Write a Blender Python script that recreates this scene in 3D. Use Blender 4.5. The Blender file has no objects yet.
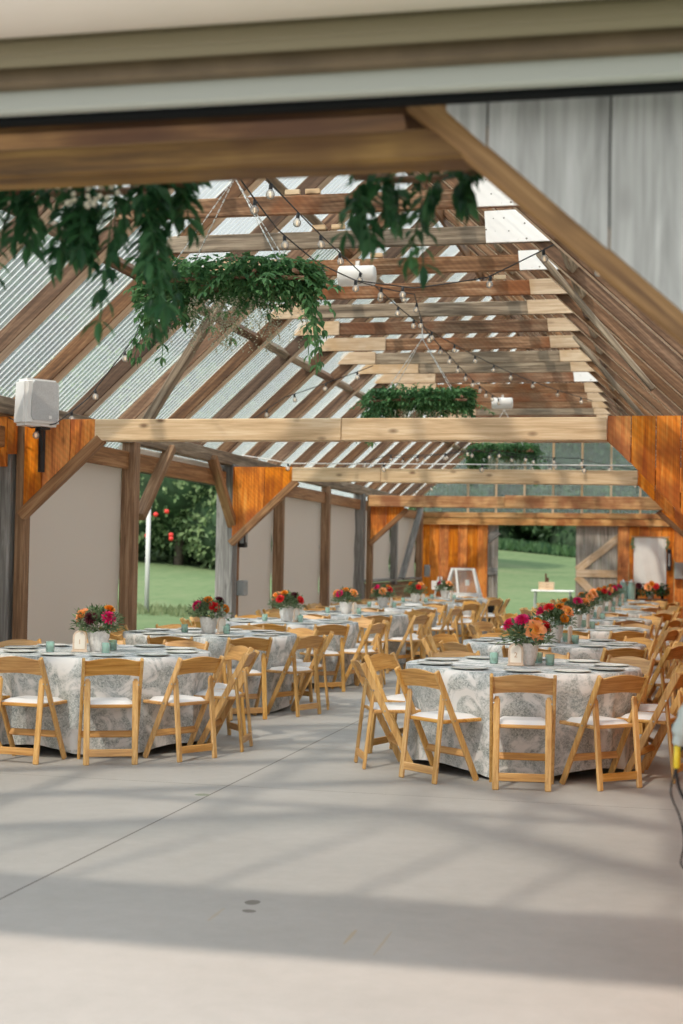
import bpy, bmesh, math, random
from mathutils import Vector, Matrix, Euler, noise as mnoise

R = math.radians
scene = bpy.context.scene
COL = scene.collection
random.seed(7)

# ------------------------------------------------------------------ camera, world, sun, exposure
cam_d = bpy.data.cameras.new('camera')
cam = bpy.data.objects.new('camera', cam_d)
COL.objects.link(cam)
cam.location = (0, 0, 1.58)
cam.rotation_mode = 'QUATERNION'
cam.rotation_quaternion = (Matrix.Rotation(0.2245, 3, 'Z') @ Matrix.Rotation(math.pi / 2 + 0.0317, 3, 'X') @ Matrix.Rotation(0.0178, 3, 'Z')).to_quaternion()
cam_d.sensor_fit = 'VERTICAL'
cam_d.sensor_height = 36.0
cam_d.lens = 1456.5 / 1024 * 36
cam_d.clip_start = 0.1
cam_d.clip_end = 600
cam_d.dof.use_dof = True
cam_d.dof.focus_distance = 10.6
cam_d.dof.aperture_fstop = 2.5
scene.camera = cam

W = bpy.data.worlds.new('sky')
scene.world = W
W.use_nodes = True
wn = W.node_tree.nodes
wl = W.node_tree.links
wn.clear()
w_out = wn.new('ShaderNodeOutputWorld')
w_bg = wn.new('ShaderNodeBackground')
w_co = wn.new('ShaderNodeTexCoord')
w_sep = wn.new('ShaderNodeSeparateXYZ')
w_rmp = wn.new('ShaderNodeValToRGB')
w_nz = wn.new('ShaderNodeTexNoise')
w_mix = wn.new('ShaderNodeMix')
w_mix.data_type = 'RGBA'
w_nz.inputs['Scale'].default_value = 2.2
w_nz.inputs['Detail'].default_value = 6
w_cr = wn.new('ShaderNodeValToRGB')
w_cr.color_ramp.elements[0].position = 0.42
w_cr.color_ramp.elements[1].position = 0.62
w_rmp.color_ramp.elements[0].color = (0.86, 0.88, 0.88, 1)
w_rmp.color_ramp.elements[1].color = (0.42, 0.56, 0.74, 1)
w_rmp.color_ramp.elements[1].position = 0.7
wl.new(w_co.outputs['Generated'], w_sep.inputs[0])
wl.new(w_sep.outputs['Z'], w_rmp.inputs[0])
wl.new(w_co.outputs['Generated'], w_nz.inputs['Vector'])
wl.new(w_nz.outputs['Fac'], w_cr.inputs[0])
wl.new(w_cr.outputs[0], w_mix.inputs[0])
wl.new(w_rmp.outputs[0], w_mix.inputs[6])
w_mix.inputs[7].default_value = (0.95, 0.94, 0.92, 1)
w_dot = wn.new('ShaderNodeVectorMath')
w_dot.operation = 'DOT_PRODUCT'
w_dot.inputs[1].default_value = Vector((-0.22, -0.80, 1.0)).normalized()
wl.new(w_co.outputs['Generated'], w_dot.inputs[0])
w_mr = wn.new('ShaderNodeMapRange')
w_mr.interpolation_type = 'SMOOTHSTEP'
w_mr.inputs['From Min'].default_value = -0.1
w_mr.inputs['From Max'].default_value = 1.0
w_mr.inputs['To Min'].default_value = 0.62
w_mr.inputs['To Max'].default_value = 1.75
wl.new(w_dot.outputs['Value'], w_mr.inputs['Value'])
wl.new(w_mr.outputs[0], w_bg.inputs[1])
wl.new(w_mix.outputs[2], w_bg.inputs[0])
wl.new(w_bg.outputs[0], w_out.inputs[0])

sun_d = bpy.data.lights.new('sun', 'SUN')
sun_d.energy = 2.3
sun_d.color = (1.0, 0.85, 0.72)
sun_d.angle = R(2.0)
sun = bpy.data.objects.new('sun', sun_d)
COL.objects.link(sun)
sun.rotation_mode = 'QUATERNION'
sun.rotation_quaternion = Vector((0.22, 0.80, -1.0)).to_track_quat('-Z', 'Y')

scene.view_settings.view_transform = 'Standard'
scene.view_settings.look = 'None'
scene.view_settings.gamma = 1
scene.view_settings.use_curve_mapping = False
scene.view_settings.exposure = 0.6
scene.cycles.transparent_max_bounces = 12
scene.cycles.max_bounces = 8
scene.cycles.diffuse_bounces = 4
scene.cycles.sample_clamp_indirect = 6.0
scene.cycles.use_denoising = True

# ------------------------------------------------------------------ materials
def new_mat(name):
    m = bpy.data.materials.new(name)
    m.use_nodes = True
    n, l = m.node_tree.nodes, m.node_tree.links
    return m, n, l, n['Principled BSDF'], n['Material Output']

def ramp(n, stops):
    r = n.new('ShaderNodeValToRGB')
    e = r.color_ramp.elements
    while len(e) < len(stops):
        e.new(0.5)
    for el, (p, c) in zip(e, stops):
        el.position = p
        el.color = (c[0], c[1], c[2], 1)
    return r

def noise(n, l, vec, scale, detail=4, rough=0.55, dist=0.0):
    t = n.new('ShaderNodeTexNoise')
    t.inputs['Scale'].default_value = scale
    t.inputs['Detail'].default_value = detail
    t.inputs['Roughness'].default_value = rough
    t.inputs['Distortion'].default_value = dist
    if vec is not None:
        l.new(vec, t.inputs['Vector'])
    return t

def mapping(n, l, src, scale=(1, 1, 1), loc=None):
    mp = n.new('ShaderNodeMapping')
    mp.inputs['Scale'].default_value = scale
    l.new(src, mp.inputs['Vector'])
    if loc is not None:
        l.new(loc, mp.inputs['Location'])
    return mp.outputs[0]

def mixc(n, l, fac, a, b, mode='MIX'):
    m = n.new('ShaderNodeMix')
    m.data_type = 'RGBA'
    m.blend_type = mode
    for s, v in ((0, fac), (6, a), (7, b)):
        if hasattr(v, 'is_linked'):
            l.new(v, m.inputs[s])
        elif isinstance(v, (int, float)):
            m.inputs[s].default_value = v
        else:
            m.inputs[s].default_value = (v[0], v[1], v[2], 1)
    return m.outputs[2]

def math_n(n, l, op, a, b=0.0):
    m = n.new('ShaderNodeMath')
    m.operation = op
    for i, v in enumerate((a, b)):
        if hasattr(v, 'is_linked'):
            l.new(v, m.inputs[i])
        else:
            m.inputs[i].default_value = v
    return m.outputs[0]

def wood(name, dark, mid, light, axis=0, rough=0.6, scale=1.0, vary=0.35, knots=0.5, saw=0.0, island=False, gloss=0.35, stain=None):
    m, n, l, b, out = new_mat(name)
    co = n.new('ShaderNodeTexCoord').outputs['Object']
    oi = n.new('ShaderNodeObjectInfo').outputs['Random']
    rnd = oi
    if island:
        gi = n.new('ShaderNodeNewGeometry').outputs['Random Per Island']
        rnd = math_n(n, l, 'FRACT', math_n(n, l, 'ADD', oi, gi))
    off = n.new('ShaderNodeCombineXYZ')
    for k, mul in ((0, 37.0), (1, 61.0), (2, 83.0)):
        l.new(math_n(n, l, 'MULTIPLY', rnd, mul), off.inputs[k])
    s = [9.0 * scale] * 3
    s[axis] = 0.55 * scale
    v = mapping(n, l, co, s, off.outputs[0])
    grain = noise(n, l, v, 2.2, 6, 0.62, 0.7)
    s2 = [60.0 * scale] * 3
    s2[axis] = 2.0 * scale
    fine = noise(n, l, mapping(n, l, co, s2, off.outputs[0]), 1.5, 3, 0.6)
    g = math_n(n, l, 'ADD', math_n(n, l, 'MULTIPLY', grain.outputs['Fac'], 0.75), math_n(n, l, 'MULTIPLY', fine.outputs['Fac'], 0.25))
    rp = ramp(n, [(0.34, dark), (0.50, mid), (0.63, light)])
    l.new(g, rp.inputs[0])
    col = rp.outputs[0]
    if stain is not None:
        big = noise(n, l, mapping(n, l, co, (2.0, 2.0, 2.0), off.outputs[0]), 0.9, 3, 0.6)
        sr = ramp(n, [(0.45, (0, 0, 0)), (0.62, (1, 1, 1))])
        l.new(big.outputs['Fac'], sr.inputs[0])
        col = mixc(n, l, sr.outputs[0], col, mixc(n, l, 0.72, col, stain))
    if knots > 0:
        ks = [5.5] * 3
        ks[axis] = 2.6
        vo = n.new('ShaderNodeTexVoronoi')
        vo.inputs['Scale'].default_value = 1.0
        l.new(mapping(n, l, co, ks, off.outputs[0]), vo.inputs['Vector'])
        kr = ramp(n, [(0.05, (1, 1, 1)), (0.17, (0, 0, 0))])
        l.new(vo.outputs['Distance'], kr.inputs[0])
        col = mixc(n, l, math_n(n, l, 'MULTIPLY', kr.outputs[0], knots), col, (dark[0] * .35, dark[1] * .28, dark[2] * .25))
    if saw > 0:
        wv = n.new('ShaderNodeTexWave')
        wv.inputs['Scale'].default_value = 9.0
        wv.inputs['Distortion'].default_value = 1.5
        wv.bands_direction = 'DIAGONAL'
        l.new(co, wv.inputs['Vector'])
        col = mixc(n, l, saw, col, mixc(n, l, 1.0, col, wv.outputs['Color'], 'MULTIPLY'))
    # per object / plank brightness and tint
    hs = n.new('ShaderNodeHueSaturation')
    l.new(col, hs.inputs['Color'])
    l.new(math_n(n, l, 'ADD', math_n(n, l, 'MULTIPLY', rnd, vary), 1.0 - vary * .5), hs.inputs['Value'])
    r2 = math_n(n, l, 'FRACT', math_n(n, l, 'MULTIPLY', rnd, 7.31))
    l.new(math_n(n, l, 'ADD', math_n(n, l, 'MULTIPLY', r2, min(vary, .5) * .5), 1.0 - min(vary, .5) * .3), hs.inputs['Saturation'])
    l.new(hs.outputs[0], b.inputs['Base Color'])
    b.inputs['Roughness'].default_value = rough
    b.inputs['Specular IOR Level'].default_value = gloss
    bp = n.new('ShaderNodeBump')
    bp.inputs['Strength'].default_value = 0.25
    bp.inputs['Distance'].default_value = 0.004
    l.new(g, bp.inputs['Height'])
    l.new(bp.outputs[0], b.inputs['Normal'])
    return m

def plain(name, col, rough=0.5, metal=0.0, vary=0.0, spec=0.5, nscale=0, namt=0.15):
    m, n, l, b, out = new_mat(name)
    b.inputs['Base Color'].default_value = (*col, 1)
    b.inputs['Roughness'].default_value = rough
    b.inputs['Metallic'].default_value = metal
    b.inputs['Specular IOR Level'].default_value = spec
    if nscale:
        co = n.new('ShaderNodeTexCoord').outputs['Object']
        t = noise(n, l, co, nscale, 5)
        rp = ramp(n, [(0.3, [c * (1 - namt) for c in col]), (0.7, [min(1, c * (1 + namt)) for c in col])])
        l.new(t.outputs['Fac'], rp.inputs[0])
        l.new(rp.outputs[0], b.inputs['Base Color'])
    if vary:
        oi = n.new('ShaderNodeObjectInfo').outputs['Random']
        hs = n.new('ShaderNodeHueSaturation')
        src = b.inputs['Base Color'].links[0].from_socket if b.inputs['Base Color'].is_linked else None
        if src:
            l.new(src, hs.inputs['Color'])
        else:
            hs.inputs['Color'].default_value = (*col, 1)
        l.new(math_n(n, l, 'ADD', math_n(n, l, 'MULTIPLY', oi, vary), 1 - vary / 2), hs.inputs['Value'])
        l.new(hs.outputs[0], b.inputs['Base Color'])
    return m

def leaf_mat(name, c1, c2, trans=0.35, scale=3.0):
    m, n, l, b, out = new_mat(name)
    gi = n.new('ShaderNodeNewGeometry').outputs['Random Per Island']
    co = n.new('ShaderNodeTexCoord').outputs['Object']
    t = noise(n, l, co, scale, 2)
    f = math_n(n, l, 'ADD', math_n(n, l, 'MULTIPLY', gi, 0.6), math_n(n, l, 'MULTIPLY', t.outputs['Fac'], 0.4))
    rp = ramp(n, [(0.15, c1), (0.85, c2)])
    l.new(f, rp.inputs[0])
    l.new(rp.outputs[0], b.inputs['Base Color'])
    b.inputs['Roughness'].default_value = 0.5
    b.inputs['Specular IOR Level'].default_value = 0.3
    tr = n.new('ShaderNodeBsdfTranslucent')
    l.new(rp.outputs[0], tr.inputs['Color'])
    mx = n.new('ShaderNodeMixShader')
    mx.inputs[0].default_value = trans
    l.new(b.outputs[0], mx.inputs[1])
    l.new(tr.outputs[0], mx.inputs[2])
    l.new(mx.outputs[0], out.inputs[0])
    return m

M = {}
M['rafter'] = wood('rafter_wood', (0.055, 0.026, 0.012), (0.145, 0.073, 0.036), (0.28, 0.16, 0.088), vary=0.65, knots=.3, saw=.12)
M['rafter_lit'] = wood('rafter_lit_face_wood', (0.46, 0.31, 0.20), (0.70, 0.54, 0.385), (0.82, 0.69, 0.54), vary=0.3, knots=.2)  # paler rafter wood, bounce light from the floor put into its colour
M['tie'] = wood('collar_tie_wood', (0.085, 0.041, 0.020), (0.235, 0.125, 0.066), (0.43, 0.285, 0.175), vary=0.75, knots=.4, saw=.15, stain=(0.22, 0.07, 0.02))
M['oldtie'] = wood('silvered_wood', (0.09, 0.066, 0.044), (0.25, 0.19, 0.13), (0.45, 0.37, 0.27), vary=0.15, knots=.2)
M['pale'] = wood('pale_board', (0.40, 0.27, 0.16), (0.56, 0.41, 0.27), (0.68, 0.54, 0.38), vary=0.12, knots=.35, stain=(0.45, 0.28, 0.13))
M['pine'] = wood('pale_pine', (0.48, 0.315, 0.17), (0.66, 0.475, 0.285), (0.78, 0.61, 0.41), vary=0.10, knots=.9)
M['header'] = wood('honey_header_wood', (0.32, 0.14, 0.045), (0.56, 0.30, 0.11), (0.72, 0.44, 0.20), vary=0.2, knots=.6, stain=(0.24, 0.06, 0.015))
M['orange'] = wood('orange_board_wood', (0.42, 0.09, 0.008), (0.82, 0.245, 0.018), (0.90, 0.40, 0.075), axis=2, vary=0.26, knots=.6, island=True, saw=.12, stain=(0.30, 0.07, 0.012))
M['entrance'] = wood('entrance_wood', (0.058, 0.029, 0.009), (0.140, 0.074, 0.022), (0.245, 0.142, 0.046), vary=0.25, knots=.95, stain=(0.06, 0.022, 0.008))
M['entrance_brace'] = wood('entrance_brace_wood', (0.11, 0.052, 0.018), (0.235, 0.122, 0.042), (0.36, 0.21, 0.085), vary=.1, knots=.3)
M['brown_v'] = wood('brown_post_wood', (0.12, 0.06, 0.03), (0.26, 0.145, 0.072), (0.40, 0.25, 0.14), vary=0.3, knots=.3)
M['grey_v'] = wood('grey_weathered_wood', (0.10, 0.095, 0.088), (0.215, 0.208, 0.195), (0.34, 0.33, 0.315), vary=0.15, knots=.25)
M['orange_x'] = wood('orange_brace_wood', (0.26, 0.07, 0.012), (0.52, 0.18, 0.035), (0.64, 0.29, 0.09), vary=0.2, knots=.5)
M['siding'] = wood('grey_siding_wood', (0.20, 0.195, 0.185), (0.355, 0.348, 0.33), (0.49, 0.48, 0.462), axis=2, vary=0.15, knots=.25, island=True, scale=.8)
M['door_grey'] = wood('grey_door_wood', (0.17, 0.145, 0.12), (0.31, 0.275, 0.235), (0.43, 0.40, 0.35), axis=2, vary=0.3, knots=.25, island=True)
M['bracew'] = wood('brace_wood', (0.16, 0.072, 0.026), (0.31, 0.15, 0.06), (0.46, 0.26, 0.12), vary=0.2, knots=.3)
M['chair_z'] = wood('honey_chair_wood', (0.46, 0.225, 0.058), (0.64, 0.37, 0.12), (0.74, 0.48, 0.19), axis=2, vary=0.22, knots=0, rough=.38, gloss=.5, scale=2.2)
M['chair_x'] = wood('honey_chair_slat_wood', (0.38, 0.165, 0.036), (0.57, 0.295, 0.078), (0.69, 0.41, 0.14), axis=0, vary=0.28, knots=0, rough=.36, gloss=.5, scale=1.6)
M['dark_wood'] = wood('dark_table_wood', (0.05, 0.025, 0.012), (0.10, 0.05, 0.025), (0.16, 0.085, 0.045), vary=0.1, knots=0)
M['seat'] = plain('white_vinyl', (0.80, 0.78, 0.76), 0.45, vary=.06)
M['screen'] = plain('grey_beige_screen', (0.68, 0.615, 0.57), 0.85, nscale=140, namt=.05)
def add_translucency(m, col, fac):
    n, l = m.node_tree.nodes, m.node_tree.links
    t = n.new('ShaderNodeBsdfTranslucent')
    t.inputs[0].default_value = (*col, 1)
    x = n.new('ShaderNodeMixShader')
    x.inputs[0].default_value = fac
    l.new(n['Principled BSDF'].outputs[0], x.inputs[1])
    l.new(t.outputs[0], x.inputs[2])
    l.new(x.outputs[0], n['Material Output'].inputs[0])
add_translucency(M['screen'], (0.74, 0.67, 0.62), .5)
M['white'] = plain('white_paint', (0.82, 0.82, 0.80), 0.5)
M['cream_metal'] = plain('cream_metal', (0.74, 0.645, 0.58), 0.42, nscale=2, namt=.03)
M['roll_shade'] = plain('cream_roll_shade', (0.22, 0.185, 0.115), 0.6)  # olive tone holds the shade under the cream roll
M['track_brown'] = plain('brown_track', (0.15, 0.105, 0.06), 0.6, nscale=6, namt=.2)
M['flange'] = plain('pale_grey_flange', (0.40, 0.41, 0.37), 0.4)
M['rubber'] = plain('black_rubber', (0.008, 0.009, 0.010), 0.8, spec=.1)
M['black'] = plain('black_metal', (0.015, 0.015, 0.016), 0.45)
M['steel'] = plain('steel', (0.55, 0.54, 0.52), 0.35, 1.0)
M['greybox'] = plain('grey_plastic', (0.33, 0.35, 0.35), 0.5)
M['grille'] = plain('grey_grille', (0.50, 0.50, 0.50), 0.6, nscale=300, namt=.35)
M['speaker'] = plain('white_speaker_plastic', (0.80, 0.79, 0.77), 0.5)
M['plate'] = plain('white_china', (0.86, 0.86, 0.83), 0.22)
M['rim'] = plain('green_grey_rim', (0.62, 0.66, 0.58), 0.3)
M['card'] = plain('cream_card', (0.86, 0.80, 0.70), 0.7)
M['cardwood'] = plain('pale_arch_wood', (0.66, 0.52, 0.40), 0.6, nscale=30)
M['ink'] = plain('tan_ink', (0.55, 0.36, 0.22), 0.7)
M['pipe'] = plain('white_pipe', (0.50, 0.52, 0.49), 0.5)
M['cord'] = plain('black_cord', (0.01, 0.01, 0.011), 0.55)
M['whitecord'] = plain('white_cord', (0.75, 0.74, 0.72), 0.5)
M['chain'] = plain('chain_steel', (0.62, 0.62, 0.60), 0.35, .8)
M['yellow'] = plain('yellow_plastic', (0.80, 0.60, 0.03), 0.45)
M['banner'] = plain('white_linen', (0.80, 0.78, 0.74), 0.9, nscale=4, namt=.04)
M['stick'] = plain('twig_wood', (0.22, 0.12, 0.07), 0.8, nscale=20, namt=.4)
M['strand'] = leaf_mat('pale_strand_green', (0.36, 0.38, 0.26), (0.62, 0.62, 0.48), .3)
M['leaf'] = leaf_mat('ivy_green', (0.03, 0.105, 0.035), (0.17, 0.36, 0.14), .35)
M['leafdark'] = leaf_mat('dark_leaf_green', (0.010, 0.055, 0.022), (0.06, 0.18, 0.065), .35)
M['bouquet_leaf'] = leaf_mat('bouquet_green', (0.045, 0.115, 0.04), (0.30, 0.39, 0.21), .3)
M['treeleaf'] = leaf_mat('orchard_green', (0.07, 0.14, 0.055), (0.26, 0.36, 0.16), .3, .4)
M['treeleaf2'] = leaf_mat('far_tree_green', (0.018, 0.06, 0.025), (0.09, 0.18, 0.07), .3, .4)
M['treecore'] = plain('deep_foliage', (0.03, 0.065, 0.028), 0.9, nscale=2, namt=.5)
M['bark'] = plain('bark', (0.10, 0.08, 0.06), 0.9, nscale=8, namt=.4)
M['apple'] = plain('red_apple_skin', (0.62, 0.03, 0.02), 0.35)
M['grassblade'] = leaf_mat('meadow_green', (0.13, 0.19, 0.085), (0.25, 0.30, 0.15), .3)
FL = {
    'hotpink': plain('hot_pink_petal', (0.74, 0.012, 0.16), 0.6, nscale=30, namt=.3),
    'red': plain('red_petal', (0.72, 0.018, 0.022), 0.6, nscale=30, namt=.3),
    'maroon': plain('maroon_petal', (0.085, 0.006, 0.016), 0.6, nscale=30, namt=.3),
    'orange': plain('orange_petal', (0.88, 0.30, 0.015), 0.6, nscale=30, namt=.25),
    'peach': plain('peach_petal', (0.95, 0.47, 0.20), 0.6, nscale=20, namt=.25),
    'white': plain('ivory_petal', (0.80, 0.76, 0.64), 0.6),
}

def rose_petal():
    m, n, l, b, out = new_mat('peach_rose_petal')
    co = n.new('ShaderNodeTexCoord').outputs['Object']
    ln = n.new('ShaderNodeVectorMath')
    ln.operation = 'LENGTH'
    l.new(co, ln.inputs[0])
    rp = ramp(n, [(0.024, (0.96, 0.56, 0.08)), (0.052, (0.96, 0.45, 0.15)), (0.082, (0.93, 0.33, 0.17))])
    l.new(ln.outputs['Value'], rp.inputs[0])
    l.new(rp.outputs[0], b.inputs['Base Color'])
    b.inputs['Roughness'].default_value = .6
    return m
FL['peach'] = rose_petal()

# glassy things
def glassy(name, col, tfac, glossc=0.08, transl=0.0):
    m, n, l, b, out = new_mat(name)
    n.remove(b)
    tr = n.new('ShaderNodeBsdfTransparent')
    tr.inputs[0].default_value = (*col, 1)
    gl = n.new('ShaderNodeBsdfGlossy')
    gl.inputs['Roughness'].default_value = 0.06
    df = n.new('ShaderNodeBsdfDiffuse')
    df.inputs[0].default_value = (*col, 1)
    fr = n.new('ShaderNodeFresnel')
    fr.inputs[0].default_value = 1.4
    m1 = n.new('ShaderNodeMixShader')
    m1.inputs[0].default_value = 1 - tfac
    l.new(tr.outputs[0], m1.inputs[1])
    l.new(df.outputs[0], m1.inputs[2])
    m2 = n.new('ShaderNodeMixShader')
    l.new(fr.outputs[0], m2.inputs[0])
    l.new(m1.outputs[0], m2.inputs[1])
    l.new(gl.outputs[0], m2.inputs[2])
    l.new(m2.outputs[0], out.inputs[0])
    return m
M['teal'] = glassy('teal_glass', (0.56, 0.80, 0.72), 0.55)
M['clear'] = glassy('clear_glass', (0.90, 0.93, 0.92), 0.88)
M['bulb'] = glassy('bulb_glass', (0.95, 0.91, 0.85), 0.68)

def emis(name, col, s):
    m, n, l, b, out = new_mat(name)
    b.inputs['Base Color'].default_value = (*col, 1)
    b.inputs['Emission Color'].default_value = (*col, 1)
    b.inputs['Emission Strength'].default_value = s
    return m
M['filament'] = emis('warm_filament', (1.0, 0.78, 0.50), .7)

def roof_mat():
    m, n, l, b, out = new_mat('corrugated_translucent_sheet')
    n.remove(b)
    co = n.new('ShaderNodeTexCoord').outputs['Object']
    t = noise(n, l, mapping(n, l, co, (0.5, 0.5, 0.5)), 1.6, 4)
    rp = ramp(n, [(0.35, (0.80, 0.86, 0.845)), (0.7, (0.92, 0.95, 0.945))])
    l.new(t.outputs['Fac'], rp.inputs[0])
    tp = n.new('ShaderNodeBsdfTransparent')
    tp.inputs[0].default_value = (0.85, 0.895, 0.885, 1)
    tl = n.new('ShaderNodeBsdfTranslucent')
    l.new(rp.outputs[0], tl.inputs[0])
    gl = n.new('ShaderNodeBsdfGlossy')
    gl.inputs['Roughness'].default_value = 0.25
    gl.inputs['Color'].default_value = (0.9, 0.95, 0.95, 1)
    m1 = n.new('ShaderNodeMixShader')
    lw = n.new('ShaderNodeLayerWeight')
    lw.inputs['Blend'].default_value = 0.35
    fr = ramp(n, [(0.20, (0.24, 0.24, 0.24)), (0.75, (0.74, 0.74, 0.74))])
    l.new(lw.outputs['Facing'], fr.inputs[0])
    l.new(fr.outputs[0], m1.inputs[0])
    l.new(tp.outputs[0], m1.inputs[1])
    l.new(tl.outputs[0], m1.inputs[2])
    m2 = n.new('ShaderNodeMixShader')
    m2.inputs[0].default_value = 0.08
    l.new(m1.outputs[0], m2.inputs[1])
    l.new(gl.outputs[0], m2.inputs[2])
    l.new(m2.outputs[0], out.inputs[0])
    return m
M['sheet'] = roof_mat()

def floor_mat():
    m, n, l, b, out = new_mat('concrete')
    co = n.new('ShaderNodeTexCoord').outputs['Object']
    t1 = noise(n, l, co, 0.7, 6, 0.6)
    t2 = noise(n, l, co, 9, 5, 0.65)
    t3 = noise(n, l, co, 80, 3, 0.6)
    f = math_n(n, l, 'ADD', math_n(n, l, 'MULTIPLY', t1.outputs['Fac'], .6), math_n(n, l, 'MULTIPLY', t2.outputs['Fac'], .28))
    f = math_n(n, l, 'ADD', f, math_n(n, l, 'MULTIPLY', t3.outputs['Fac'], .12))
    rp = ramp(n, [(0.32, (0.355, 0.343, 0.318)), (0.55, (0.425, 0.410, 0.383)), (0.72, (0.47, 0.453, 0.425))])
    l.new(f, rp.inputs[0])
    col = rp.outputs[0]
    sp = n.new('ShaderNodeSeparateXYZ')
    l.new(co, sp.inputs[0])
    def groove(axis, at, w=0.006):
        d = math_n(n, l, 'ABSOLUTE', math_n(n, l, 'SUBTRACT', sp.outputs[axis], at))
        return math_n(n, l, 'LESS_THAN', d, w)
    for ax, at in ((0, -2.975), (1, 9.67), (1, 16.3), (1, 23.0), (1, 4.0)):
        wob = .007 if ax == 0 else .004
        col = mixc(n, l, math_n(n, l, 'MULTIPLY', groove(ax, at, wob), .75), col, (0.10, 0.085, 0.07))
    def blob(x, y, rx, ry, colr, amt):
        nonlocal col
        dx = math_n(n, l, 'DIVIDE', math_n(n, l, 'SUBTRACT', sp.outputs[0], x), rx)
        dy = math_n(n, l, 'DIVIDE', math_n(n, l, 'SUBTRACT', sp.outputs[1], y), ry)
        d = math_n(n, l, 'ADD', math_n(n, l, 'MULTIPLY', dx, dx), math_n(n, l, 'MULTIPLY', dy, dy))
        d = math_n(n, l, 'ADD', d, math_n(n, l, 'MULTIPLY', math_n(n, l, 'SUBTRACT', t2.outputs['Fac'], .5), 1.6))
        k = math_n(n, l, 'LESS_THAN', d, 1.0)
        col = mixc(n, l, math_n(n, l, 'MULTIPLY', k, amt), col, colr)
    blob(-1.86, 6.46, .035, .045, (0.12, 0.11, 0.09), .8)
    blob(-1.83, 6.30, .035, .03, (0.12, 0.11, 0.09), .8)
    blob(-3.02, 9.25, .05, .05, (0.16, 0.2, 0.12), .7)
    blob(-1.30, 6.0, .010, .13, (0.42, 0.30, 0.14), .5)
    blob(-1.15, 5.95, .007, .2, (0.42, 0.30, 0.14), .4)
    blob(-1.95, 6.2, .009, .12, (0.42, 0.30, 0.14), .35)
    l.new(col, b.inputs['Base Color'])
    b.inputs['Roughness'].default_value = 0.55
    b.inputs['Specular IOR Level'].default_value = 0.35
    bp = n.new('ShaderNodeBump')
    bp.inputs['Strength'].default_value = .12
    bp.inputs['Distance'].default_value = .01
    l.new(f, bp.inputs['Height'])
    l.new(bp.outputs[0], b.inputs['Normal'])
    return m
M['concrete'] = floor_mat()

def lawn_mat():
    m, n, l, b, out = new_mat('mown_grass')
    co = n.new('ShaderNodeTexCoord').outputs['Object']
    t1 = noise(n, l, co, 0.18, 5, .6)
    t2 = noise(n, l, mapping(n, l, co, (2.5, 0.6, 1)), 1.4, 5, .7)
    f = math_n(n, l, 'ADD', math_n(n, l, 'MULTIPLY', t1.outputs['Fac'], .55), math_n(n, l, 'MULTIPLY', t2.outputs['Fac'], .45))
    rp = ramp(n, [(0.3, (0.09, 0.150, 0.068)), (0.5, (0.14, 0.205, 0.095)), (0.7, (0.20, 0.235, 0.125))])
    l.new(f, rp.inputs[0])
    l.new(rp.outputs[0], b.inputs['Base Color'])
    b.inputs['Roughness'].default_value = .9
    b.inputs['Specular IOR Level'].default_value = .1
    return m
M['lawn'] = lawn_mat()

def toile_mat():
    m, n, l, b, out = new_mat('floral_toile_cloth')
    co = n.new('ShaderNodeTexCoord').outputs['Object']
    oi = n.new('ShaderNodeObjectInfo').outputs['Random']
    off = n.new('ShaderNodeCombineXYZ')
    l.new(math_n(n, l, 'MULTIPLY', oi, 19), off.inputs[0])
    v = mapping(n, l, co, (1, 1, 1), off.outputs[0])
    big = noise(n, l, v, 5.5, 3, .55, 1.2)
    br = ramp(n, [(0.40, (0, 0, 0)), (0.54, (1, 1, 1))])
    l.new(big.outputs['Fac'], br.inputs[0])
    fine = noise(n, l, v, 32, 4, .7, 2.0)
    fr = ramp(n, [(0.40, (1, 1, 1)), (0.58, (0, 0, 0))])
    l.new(fine.outputs['Fac'], fr.inputs[0])
    k = math_n(n, l, 'MULTIPLY', br.outputs[0], fr.outputs[0])
    hue = noise(n, l, v, 2.0, 2)
    ink = mixc(n, l, hue.outputs['Fac'], (0.15, 0.175, 0.14), (0.20, 0.25, 0.265))
    wash = mixc(n, l, math_n(n, l, 'MULTIPLY', br.outputs[0], .55), (0.76, 0.755, 0.74), (0.45, 0.50, 0.50))
    col = mixc(n, l, math_n(n, l, 'MULTIPLY', k, .75), wash, ink)
    l.new(col, b.inputs['Base Color'])
    b.inputs['Roughness'].default_value = .85
    b.inputs['Specular IOR Level'].default_value = .2
    return m
M['toile'] = toile_mat()

def gusset_white():
    m, n, l, b, out = new_mat('white_drilled_board')
    co = n.new('ShaderNodeTexCoord').outputs['Object']
    vo = n.new('ShaderNodeTexVoronoi')
    vo.inputs['Scale'].default_value = 13
    l.new(co, vo.inputs['Vector'])
    rp = ramp(n, [(0.10, (0.2, 0.18, 0.16)), (0.13, (0.86, 0.85, 0.83))])
    l.new(vo.outputs['Distance'], rp.inputs[0])
    l.new(rp.outputs[0], b.inputs['Base Color'])
    b.inputs['Roughness'].default_value = .6
    return m
M['whiteboard'] = gusset_white()

def pottery():
    m, n, l, b, out = new_mat('white_textured_pottery')
    co = n.new('ShaderNodeTexCoord').outputs['Object']
    t = noise(n, l, co, 40, 4, .7)
    rp = ramp(n, [(0.35, (0.70, 0.68, 0.65)), (0.6, (0.90, 0.88, 0.85))])
    l.new(t.outputs['Fac'], rp.inputs[0])
    l.new(rp.outputs[0], b.inputs['Base Color'])
    b.inputs['Roughness'].default_value = .7
    bp = n.new('ShaderNodeBump')
    bp.inputs['Strength'].default_value = .5
    bp.inputs['Distance'].default_value = .006
    l.new(t.outputs['Fac'], bp.inputs['Height'])
    l.new(bp.outputs[0], b.inputs['Normal'])
    return m
M['pottery'] = pottery()

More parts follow.
